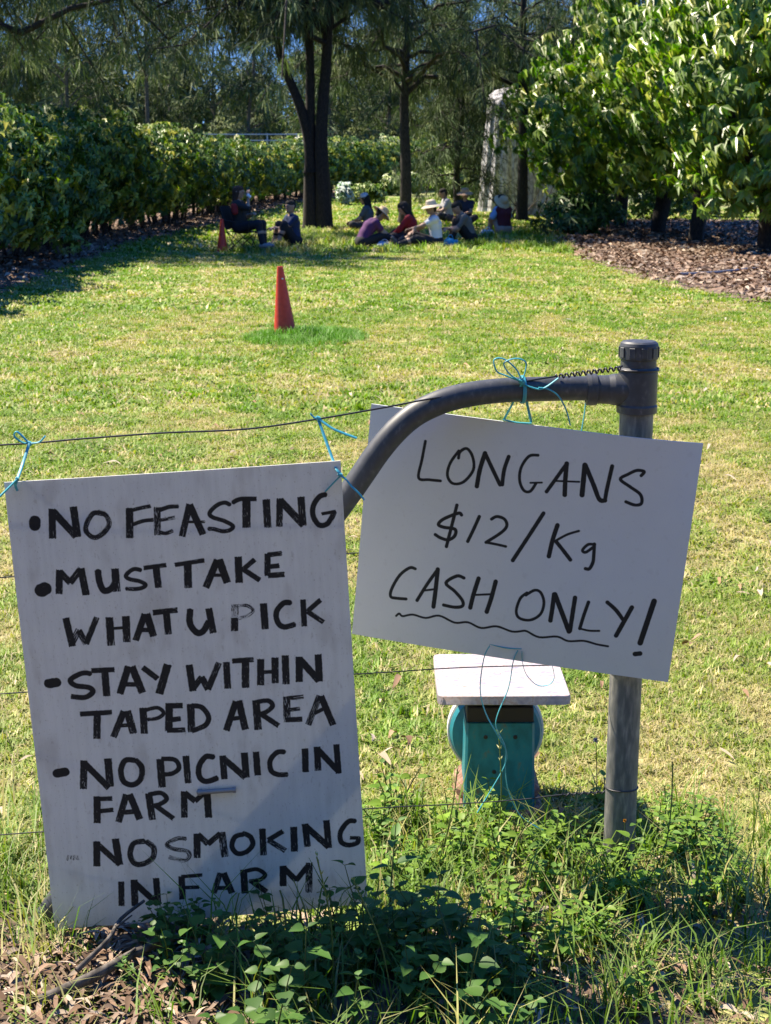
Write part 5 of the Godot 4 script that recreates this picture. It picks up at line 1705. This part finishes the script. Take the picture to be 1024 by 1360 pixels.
# a broad pointed leaf, quilted a little between midrib and edge
func heart(mb: MB, p: Vector3, d: Vector3, nn: Vector3, l: float, w: float, col: Color) -> void:
	var s := d.cross(nn).normalized()
	var prof := [[0.0, 0.10], [0.10, 0.75], [0.28, 1.0], [0.5, 0.86], [0.75, 0.5], [1.0, 0.0]]
	var droop := rr(0.1, 0.4)
	var start := mb.v.size()
	for q in prof:
		var c: Vector3 = p + d * l * q[0] - nn * l * droop * q[0] * q[0]
		var e: float = q[1] * w * 0.5
		mb.vert(c - s * e + nn * e * 0.30, (nn + s * 0.3 + d * droop * q[0]).normalized(), col)
		mb.vert(c - s * e * 0.5 + nn * e * 0.25, (nn + s * 0.12 + d * droop * q[0]).normalized(), col)
		mb.vert(c, (nn + d * droop * q[0]).normalized(), col)
		mb.vert(c + s * e * 0.5 + nn * e * 0.25, (nn - s * 0.12 + d * droop * q[0]).normalized(), col)
		mb.vert(c + s * e + nn * e * 0.30, (nn - s * 0.3 + d * droop * q[0]).normalized(), col)
	for j in prof.size() - 1:
		for i in 4:
			var a := start + j * 5 + i
			mb.face(a, a + 1, a + 6); mb.face(a, a + 6, a + 5)

func weeds() -> void:
	var dk := [Color(0.065, 0.145, 0.028), Color(0.085, 0.175, 0.032), Color(0.055, 0.12, 0.028)]
	var lt := [Color(0.14, 0.245, 0.03), Color(0.19, 0.30, 0.035), Color(0.10, 0.19, 0.03)]
	var ga := "broad-leaved weeds in front of the rules board"
	var gb := "low bright weeds round the post's foot"
	var la := "dark broad-leaved weed growing up in front of the rules board"
	var lb := "low bright green weed in the sun round the gate post"
	var kinds := []
	for k in 4:
		kinds.append(weed_kind("broadleaf_weed", la, ga, [0.21, 0.17, 0.24, 0.15][k], 4, 0.052, 0.042, [3, 3, 2, 4][k], dk))
	for k in 4:
		kinds.append(weed_kind("low_weed", lb, gb, [0.12, 0.09, 0.14, 0.10][k], 4, 0.034, 0.020, [4, 5, 4, 5][k], lt))
	var spots := []
	# thick stand along the lower edge of the rules board, then spreading to the right and forward
	for i in 34:
		var t := (i + 0.5) / 34.0
		spots.append([lerp(-0.52, 0.16, t) + rr(-0.03, 0.03), rr(-2.70, -2.46) + (0.02 if i % 2 else 0.0), i % 4, rr(0.55, 1.05) * lerp(0.62, 1.1, t)])
	for i in 16:
		spots.append([rr(-0.30, 0.30), rr(-2.50, -2.22), i % 4, rr(0.45, 0.95)])
	for i in 58:
		var x := rr(-0.02, 0.82)
		var z := -2.95 + rr(-0.30, 0.24) - 0.05 * x
		if Vector2(x - POST.x, z - POST.z).length() < 0.06: continue
		if abs(x - 0.283) < 0.13 and z < -3.22: continue
		spots.append([x, z, 4 + i % 4, rr(0.5, 1.25)])
	for i in 20:
		spots.append([rr(0.02, 0.62), rr(-2.75, -2.36), 4 + i % 4, rr(0.45, 1.1)])
	var first := {}
	for s in spots:
		var at := on_ground(s[0], s[1])
		var o: Node3D = kinds[s[2]]
		if not first.has(s[2]):
			first[s[2]] = true
			o.position = at; o.rotation.y = rr(0, TAU); o.scale = Vector3.ONE * s[3]
		else:
			copy(o, "broadleaf_weed" if s[2] < 4 else "low_weed", at, rr(0, TAU), Vector3.ONE * s[3])
	# the tall dark seedling in front of the gap between the boards
	var sd := weed_kind("tall_seedling", "single tall dark seedling standing up between the two boards", "", 0.25, 5, 0.05, 0.024, 1, dk)
	sd.position = on_ground(0.005, -2.70)
	# long grass
	var xs := []
	var cs := []
	for i in 1350:
		var x := rr(-1.0, 1.05)
		var z := rr(-3.3, -2.2)
		var dens := 0.0
		if z > -2.72: dens = 0.8 * smoothstep(-0.55, -0.2, x)
		if x < -0.62 and z < -2.62: dens = 0.9
		if x > -0.05 and z < -2.7 and z > -3.25: dens = 0.85
		if x > 0.62 and z > -3.0 and z < -2.5: dens = 0.9
		if x < -0.25 and z > -2.5: dens = 0.14
		dens *= clamp(0.75 + 1.2 * nz.get_noise_2d(x * 500.0, z * 500.0 + 44.0), 0.15, 1.0)
		if abs(x - 0.283) < 0.14 and z < -3.24: dens = 0.0
		if Vector2(x - POST.x, z - POST.z).length() < 0.055: dens = 0.0
		if z < -2.70 and z > -2.86 and x > -0.7 and x < -0.02: dens = 0.0
		if rng.randf() > dens: continue
		var s := rr(0.5, 1.15)
		xs.append(Transform3D(Basis(Vector3.UP, rr(0, TAU)).scaled(Vector3(s, s * rr(0.7, 1.2), s)), on_ground(x, z)))
		cs.append((Color(0.14, 0.24, 0.035) if rng.randf() < 0.75 else Color(0.34, 0.33, 0.12)) * rr(0.7, 1.3))
	var half := int(xs.size() / 2)
	var tall := tuft(9, 0.035, 0.13, 0.0046, 1.2)
	tag(stuff_many("tall_grass", tall, M.grass, xs.slice(0, half), cs.slice(0, half)), "long green grass blades round the boards and the post", "grass")
	tag(stuff_many("tall_grass", tuft(8, 0.04, 0.18, 0.0038, 1.0), M.grass, xs.slice(half), cs.slice(half)), "thin taller grass among the weeds at the gate", "grass")
	# flowering grass stalks
	var stalks := [[Vector3(-0.10, 0.0, -2.45), Vector3(-0.13, 0.30, -2.48), 0, "bent pale seed stalk rising across the lower edge of the rules board"], [Vector3(0.02, 0, -2.40), Vector3(-0.06, 0.26, -2.46), 0, "upright green stalk among the dark weeds"], [Vector3(0.245, 0, -2.99), Vector3(0.255, 0.33, -3.02), 1, "budding stalk in front of the teal scale"], [Vector3(0.10, 0, -2.92), Vector3(0.16, 0.27, -2.96), 0, "arching grass stalk beside the scale"], [Vector3(0.60, 0, -2.9), Vector3(0.63, 0.30, -2.93), 1, "thin seed stalk to the lawn side of the gate post"], [Vector3(0.78, 0, -2.9), Vector3(0.83, 0.26, -2.95), 0, "seed stalk leaning out over the lawn"]]
	for s in stalks:
		var a: Vector3 = s[0]
		a.y = ground_h(a.x, a.z) - 0.01
		var b: Vector3 = s[1]
		var o := thing("grass_stalk", s[3], "grass stalk", a, 0.0, "seed stalks at the gate")
		var bend := b - a
		var sp := smooth_path([Vector3.ZERO, bend * 0.5 + Vector3(0.012, 0.02, 0), bend], 6)
		var mb := MB.new()
		mb.tube(sp, same(sp.size(), 0.0015), 5, Color(0.16, 0.20, 0.05))
		put("stem", mb.mesh(), M.weed, o)
		mb = MB.new()
		for k in 16:
			var q: Vector3 = sp[sp.size() - 1 - (k % 5)]
			mb.leaf(q + rv() * 0.002, (Vector3.UP + rv() * 0.7).normalized(), rv(), 0.012, 0.003, Color(0.42, 0.42, 0.20))
		put("seed_head", mb.mesh(), M.weed, o)
	# a lone bluetop bloom and an orange bud
	for fl in [[Vector3(0.515, 0, -3.28), 0.21, Color(0.42, 0.34, 0.66), "small mauve flower on a thin stalk beside the gate post"], [Vector3(0.53, 0, -2.93), 0.16, Color(0.62, 0.24, 0.02), "tiny orange flower in front of the post's foot"]]:
		var a: Vector3 = fl[0]
		a.y = ground_h(a.x, a.z)
		var o := thing("wild_flower", fl[3], "flower", a)
		var mb := MB.new()
		mb.tube([Vector3(0, -0.01, 0), Vector3(0.006, fl[1] * 0.5, 0), Vector3(0.0, fl[1], 0)], same(3, 0.0012), 5, Color(0.08, 0.12, 0.04))
		put("stalk", mb.mesh(), M.weed, o)
		mb = MB.new()
		for k in 22:
			var d := (rv() + Vector3(0, 0.6, 0)).normalized()
			mb.leaf(Vector3(0, fl[1], 0), d, d.cross(rv()).normalized(), 0.010 if fl[1] > 0.18 else 0.005, 0.004, fl[2] * rr(0.8, 1.2))
		put("bloom", mb.mesh(), M.weed, o)

# ------------------------------------------------------------------ litter, netting and other details
func dead_leaf(l: float, w: float, curl: float) -> ArrayMesh:
	var mb := MB.new()
	var n := 7
	for j in n:
		var t := float(j) / (n - 1)
		var e := w * 0.5 * pow(sin(PI * clamp(t * 0.94 + 0.03, 0, 1)), 0.8)
		var c := Vector3((t - 0.5) * l, curl * l * (sin(t * PI * 1.3) * 0.35 + 0.15), 0.06 * l * sin(t * 5.0))
		for i in 3:
			var u := i - 1.0
			mb.vert(c + Vector3(0, abs(u) * e * 0.6 * curl * 2.0, u * e), Vector3(0, 1, -u * 0.5 * curl).normalized(), Color.WHITE)
	for j in n - 1:
		for i in 2:
			var a := j * 3 + i
			mb.face(a, a + 1, a + 4); mb.face(a, a + 4, a + 3)
	return mb.mesh()

func scatter(called: String, label: String, ms: Array, pts: Array, cols: Array, lo: float, hi: float, tip: float) -> void:
	for k in ms.size():
		var xs := []
		var cs := []
		for i in range(k, pts.size(), ms.size()):
			var b := Basis(Vector3.UP, rr(0, TAU)) * Basis(Vector3(1, 0, 0), rr(-tip, tip)) * Basis(Vector3(0, 0, 1), rr(-tip, tip) * 0.6)
			xs.append(Transform3D(b.scaled(Vector3.ONE * rr(lo, hi)), pts[i]))
			cs.append(cols[rng.randi() % cols.size()] * rr(0.7, 1.3))
		tag(stuff_many(called, ms[k], M.litter, xs, cs), label, "leaf litter")

func details() -> void:
	var tan_cols := [Color(0.22, 0.145, 0.10), Color(0.30, 0.22, 0.16), Color(0.15, 0.095, 0.062), Color(0.36, 0.29, 0.22), Color(0.10, 0.065, 0.043), Color(0.17, 0.12, 0.085)]
	var ms := [dead_leaf(0.065, 0.013, 0.35), dead_leaf(0.05, 0.016, 0.55), dead_leaf(0.085, 0.010, 0.25), dead_leaf(0.035, 0.012, 0.6), dead_leaf(0.10, 0.004, 0.12)]
	# litter at the foot of the boards
	var pts := []
	for i in 1900:
		var x := rr(-1.0, -0.12)
		var z := rr(-2.78, -2.15)
		if rng.randf() < smoothstep(-0.4, -0.15, x) * 0.6: continue
		pts.append(on_ground(x, z) + Vector3(0, rr(0.006, 0.028), 0))
	for i in 900:
		pts.append(on_ground(rr(0.05, 0.95), rr(-2.85, -2.15)) + Vector3(0, rr(0.006, 0.022), 0))
	scatter("leaf_litter", "curled brown dead leaves littering the soil under the boards", ms, pts, tan_cols, 0.55, 1.0, 0.35)
	# single fallen leaves dotted over the lawn
	pts = []
	for i in 520:
		var z: float = -sqrt(rr(9.0, 900.0)) if i > 160 else -rr(2.9, 8.0)
		var x: float = rr(-1, 1) * (-z * 0.29 + 0.4)
		if in_bed(x, z): continue
		pts.append(on_ground(x, z) + Vector3(0, 0.022 if z > -9 else 0.035, 0))
	scatter("fallen_leaves", "pale dry leaves dotted over the mown lawn", [dead_leaf(0.07, 0.018, 0.4), dead_leaf(0.055, 0.022, 0.6), dead_leaf(0.09, 0.015, 0.3)], pts, [Color(0.42, 0.33, 0.23), Color(0.50, 0.41, 0.31), Color(0.24, 0.15, 0.09), Color(0.33, 0.22, 0.13)], 0.5, 1.1, 0.5)
	# mulch of leaves and chips under the mangos and along the hedge
	pts = []
	for i in 17000:
		var z := rr(-50, -17)
		var x := rr(3.4, 13.0) if i % 3 else rr(3.4, 8.0)
		if not in_bed(x, z): continue
		pts.append(on_ground(x, z) + Vector3(0, rr(0.04, 0.09), 0))
	scatter("mulch", "brown leaf and bark mulch under the mango trees", [dead_leaf(0.20, 0.07, 0.3), dead_leaf(0.15, 0.08, 0.45), dead_leaf(0.26, 0.055, 0.2)], pts, tan_cols, 0.5, 1.1, 0.45)
	pts = []
	for i in 9000:
		var z := -pow(rng.randf(), 1.3) * 55.0 - 16.5
		var x := rr(-8.0, -3.0)
		if not in_bed(x, z): continue
		pts.append(on_ground(x, z) + Vector3(0, rr(0.03, 0.09), 0))
	scatter("leaf_litter", "brown dead leaves under the hedge", [dead_leaf(0.17, 0.07, 0.35), dead_leaf(0.14, 0.06, 0.45)], pts, tan_cols, 0.5, 1.2, 0.45)
	# sticks in the litter
	for s in [[Vector3(-0.66, 0.02, -2.44), Vector3(-0.42, 0.055, -2.62), 0.012, "thick dead stick lying in the leaf litter"], [Vector3(-0.60, 0.05, -2.50), Vector3(-0.50, 0.09, -2.70), 0.006, "thin forked twig over the thick stick"], [Vector3(0.10, 0.03, -2.62), Vector3(0.40, 0.04, -2.78), 0.005, "long thin twig on the soil before the post"], [Vector3(0.12, 0.035, -2.78), Vector3(0.34, 0.03, -2.55), 0.004, "crooked twig crossing under the low weeds"]]:
		var a: Vector3 = s[0]
		var b: Vector3 = s[1]
		var o := thing("fallen_stick", s[3], "stick", a)
		var mb := MB.new()
		var sp := smooth_path([Vector3.ZERO, (b - a) * 0.4 + Vector3(0.01, 0.012, 0.012), (b - a) * 0.7 + Vector3(-0.008, 0.004, 0), b - a], 4)
		var ra := []
		for i in sp.size(): ra.append(lerp(s[2], s[2] * 0.5, float(i) / sp.size()))
		mb.tube(sp, ra, 8, Color(0.22, 0.19, 0.16), true, 0.2, s[2] * 900)
		put("shaft", mb.mesh(), M.bark, o)
		mb = MB.new()
		var q: Vector3 = sp[6]
		mb.tube([q, q + Vector3(0.03, 0.012, -0.03)], [s[2] * 0.5, s[2] * 0.25], 6, Color(0.22, 0.19, 0.16))
		put("side_twig", mb.mesh(), M.bark, o)
	netting()
	# grey poly pipe on the mulch
	var mb2 := MB.new()
	var pp := []
	for k in 13:
		var t := k / 12.0
		var x: float = lerp(4.55, 6.1, t)
		var z: float = lerp(-22.4, -23.6, t) + 0.15 * sin(t * 5.0)
		pp.append(on_ground(x, z) + Vector3(0, 0.085, 0))
	mb2.tube(pp, same(13, 0.022), 8, Color.WHITE)
	tag(put("irrigation_pipe", mb2.mesh(), mat(lin(0.16, 0.17, 0.19), 0.5)), "grey irrigation pipe lying along the mulch", "pipe")
	# bushes: a leafy sucker at the mulch edge, a few low plants behind the trunks
	var gcol := [Color(0.045, 0.095, 0.02), Color(0.06, 0.12, 0.025), Color(0.08, 0.15, 0.03)]
	var ycol := [Color(0.14, 0.21, 0.03), Color(0.20, 0.26, 0.045), Color(0.26, 0.30, 0.10)]
	var pcol := [Color(0.42, 0.50, 0.46), Color(0.34, 0.42, 0.36), Color(0.20, 0.30, 0.12)]
	for b in [["leafy_sucker", "dark leafy mango sucker at the edge of the mulch", 4.75, -36.4, Vector3(0.85, 0.55, 0.6), 120, 0.26, 0.07, gcol], ["low_bush", "low green bush in the mulch between mango trunks", 6.0, -41.0, Vector3(0.7, 0.45, 0.6), 90, 0.2, 0.06, gcol], ["low_bush", "pale silvery bush before the far hedge", -1.55, -55.0, Vector3(0.3, 0.4, 0.3), 40, 0.22, 0.10, pcol], ["low_bush", "yellow-green bush beside the pale silvery one", -0.75, -57.5, Vector3(0.8, 0.35, 0.5), 80, 0.22, 0.09, ycol], ["low_bush", "sunlit yellow-green bush at the foot of the far hedge", 0.8, -66.0, Vector3(1.1, 0.5, 0.6), 110, 0.24, 0.10, ycol], ["low_bush", "bright bush seen between the casuarina trunks", 3.1, -60.0, Vector3(1.2, 0.7, 0.7), 140, 0.24, 0.10, ycol], ["low_bush", "green bush in the shade beyond the mulch", 9.2, -50.0, Vector3(1.5, 0.8, 0.9), 170, 0.24, 0.08, gcol], ["low_bush", "bushy growth on the far lawn beyond the mango trunks", 11.5, -52.0, Vector3(1.8, 0.9, 1.0), 190, 0.24, 0.08, ycol], ["low_bush", "small weedy plant growing in the soil at the hedge foot", -6.0, -27.5, Vector3(0.3, 0.3, 0.3), 30, 0.14, 0.05, ycol]]:
		var o := thing(b[0], b[1], "bush", on_ground(b[2], b[3]))
		var w := MB.new()
		var r: Vector3 = b[4]
		for k in 4:
			w.tube([Vector3(0, -0.03, 0), Vector3(rr(-1, 1) * r.x * 0.4, r.y * 1.1, rr(-1, 1) * r.z * 0.4)], [0.02, 0.008], 5, Color(0.09, 0.07, 0.05), false)
		put("stem", w.mesh(), M.bark, o)
		var c := MB.new()
		leafy(c, Vector3(0, r.y, 0), r, b[5] * 2, 7, b[6], b[7], b[8], b[2] * 13.0, 0.02, 0.2, 0.4, 0.3)
		put("foliage", c.mesh(), M.shrub, o)
	# understorey under the wood, so that its feet are leafy as in the picture
	var ug := "bushes along the edge of the wood"
	var proto: Array = []
	for k in 3:
		var o := thing("wood_edge_bush", "grey-green bush at the edge of the wood behind the hedge", "bush", Vector3.ZERO, 0.0, ug)
		var w := MB.new()
		w.tube([Vector3(0, -0.05, 0), Vector3(0.1, 1.2, 0), Vector3(0.2, 2.6, 0.1)], [0.08, 0.05, 0.02], 6, Color(0.09, 0.08, 0.065), false, 0.1)
		put("stem", w.mesh(), M.bark, o)
		var c := MB.new()
		leafy(c, Vector3(0, 2.0, 0), Vector3(1.9, 1.9, 1.7), 420, 7, 0.34, 0.10, [Color(0.075, 0.10, 0.04), Color(0.10, 0.13, 0.05), Color(0.14, 0.17, 0.05)], k * 71.0, 0.1, 0.2, 0.4, 0.3)
		put("foliage", c.mesh(), M.needle, o)
		proto.append(o)
	for k in 17:
		var x := -24.0 + k * 3.1 + rr(-0.8, 0.8)
		var at := on_ground(x, -rr(84.0, 92.0))
		if k < 3:
			proto[k].position = at
		else:
			copy(proto[k % 3], "wood_edge_bush", at, rr(0, TAU), Vector3.ONE * rr(0.75, 1.25))
	for k in 22:
		var x := -34.0 + k * 3.2 + rr(-1.0, 1.0)
		copy(proto[k % 3], "wood_edge_bush", on_ground(x, -rr(104.0, 124.0)), rr(0, TAU), Vector3.ONE * rr(1.7, 2.5))
	# far white rail above the hedge
	var o2 := thing("rail_fence", "thin pale rail fence showing above the far hedge", "fence", on_ground(-9.6, -80.0))
	var rail := mat(lin(0.34, 0.38, 0.42), 0.6)
	for k in 4:
		var m := MB.new()
		m.box(Vector3(k * 1.6 - 0.04, -0.1, -0.04), Vector3(k * 1.6 + 0.04, 3.0, 0.04), Color.WHITE, 0.01)
		put("post", m.mesh(), rail, o2)
	for y in [2.6, 2.92]:
		var m := MB.new()
		m.box(Vector3(-0.5, y, 0.042), Vector3(5.3, y + 0.06, 0.09), Color.WHITE, 0.01)
		put("rail", m.mesh(), rail, o2)

# white bird netting hung over a tall frame, in folds down to the ground
func netting() -> void:
	var o := thing("netting", "pale weathered netting draped in folds over a tall frame behind the trunks", "netting", on_ground(4.25, -50.5))
	var m := mat(Color.WHITE, 0.9, true)
	m.cull_mode = BaseMaterial3D.CULL_DISABLED
	m.backlight_enabled = true
	m.backlight = Color(0.5, 0.5, 0.5)
	tri_tex(m, noise_tex(256, 0.03, 5, 71, [[0.0, lin(0.16, 0.15, 0.14)], [0.38, lin(0.32, 0.31, 0.30)], [0.55, lin(0.62, 0.61, 0.60)], [0.7, lin(0.70, 0.69, 0.68)], [1.0, lin(0.34, 0.32, 0.30)]]), Vector3(0.9, 0.4, 0.9))
	for part in [["drape", Vector3(0.1, 0, 0), Vector2(1.12, 0.95), Vector2(0.80, 0.6), 4.0, 1.0], ["drape", Vector3(2.1, 0, 0.3), Vector2(1.4, 1.0), Vector2(0.9, 0.5), 1.75, 7.0]]:
		var mb := MB.new()
		var seg := 120
		var rows := 26
		for j in rows + 1:
			var t := float(j) / rows
			for i in seg + 1:
				var a := TAU * (i % seg) / seg
				var fold: float = 1.0 + (0.055 * sin(a * 17.0 + part[5]) + 0.04 * sin(a * 31.0 + part[5] * 2.0 + t * 2.0)) * (1.0 - t * 0.6) + 0.05 * nz.get_noise_2d(a * 120.0, t * 120.0 + part[5] * 90)
				var r: Vector2 = part[2].lerp(part[3], pow(t, 0.8))
				var cap := 1.0 - pow(max(0.0, (t - 0.86) / 0.14), 2.0)
				var y: float = part[4] * (min(t / 0.9, 1.0)) + 0.15 * sin(a * 2.0) * t
				if t > 0.9: y += 0.12 * sin((t - 0.9) / 0.1 * PI / 2.0)
				var sq: float = pow(pow(abs(cos(a)), 2.6) + pow(abs(sin(a)), 2.6), -1.0 / 2.6)
				mb.vert(part[1] + Vector3(cos(a) * r.x * fold * sq * cap, y - 0.05, sin(a) * r.y * fold * sq * cap), Vector3(cos(a) / r.x, 0.25 if t < 0.88 else 2.0, sin(a) / r.y).normalized(), Color.WHITE)
		for j in rows:
			for i in seg:
				var q := j * (seg + 1) + i
				mb.face(q, q + 1, q + seg + 2); mb.face(q, q + seg + 2, q + seg + 1)
		# normals from the folds themselves
		var st := SurfaceTool.new()
		st.create_from(mb.mesh(), 0)
		st.generate_normals()
		put(part[0], st.commit(), m, o)
	# dead branches leaning in front of it
	for k in 9:
		var a := on_ground(rr(3.4, 6.2), rr(-47.5, -46.0))
		var b := thing("dead_branch", "bare dead branch heaped at the foot of the netting", "branch", a, 0.0, "dead branches heaped before the netting")
		var mb := MB.new()
		var d := Vector3(rr(-1.3, 1.3), rr(0.4, 1.3), rr(-0.3, 0.6))
		var sp := smooth_path([Vector3(0, -0.02, 0), d * 0.5 + rv() * 0.12, d], 4)
		mb.tube(sp, [0.035, 0.032, 0.03, 0.027, 0.024, 0.02, 0.017, 0.013, 0.01], 6, Color(0.17, 0.15, 0.13), true, 0.15, k)
		for q in 4:
			var f: Vector3 = sp[2 + q]
			mb.tube([f, f + (d * 0.3 + rv() * 0.45)], [0.014, 0.005], 4, Color(0.17, 0.15, 0.13))
		put("bough", mb.mesh(), M.bark, b)
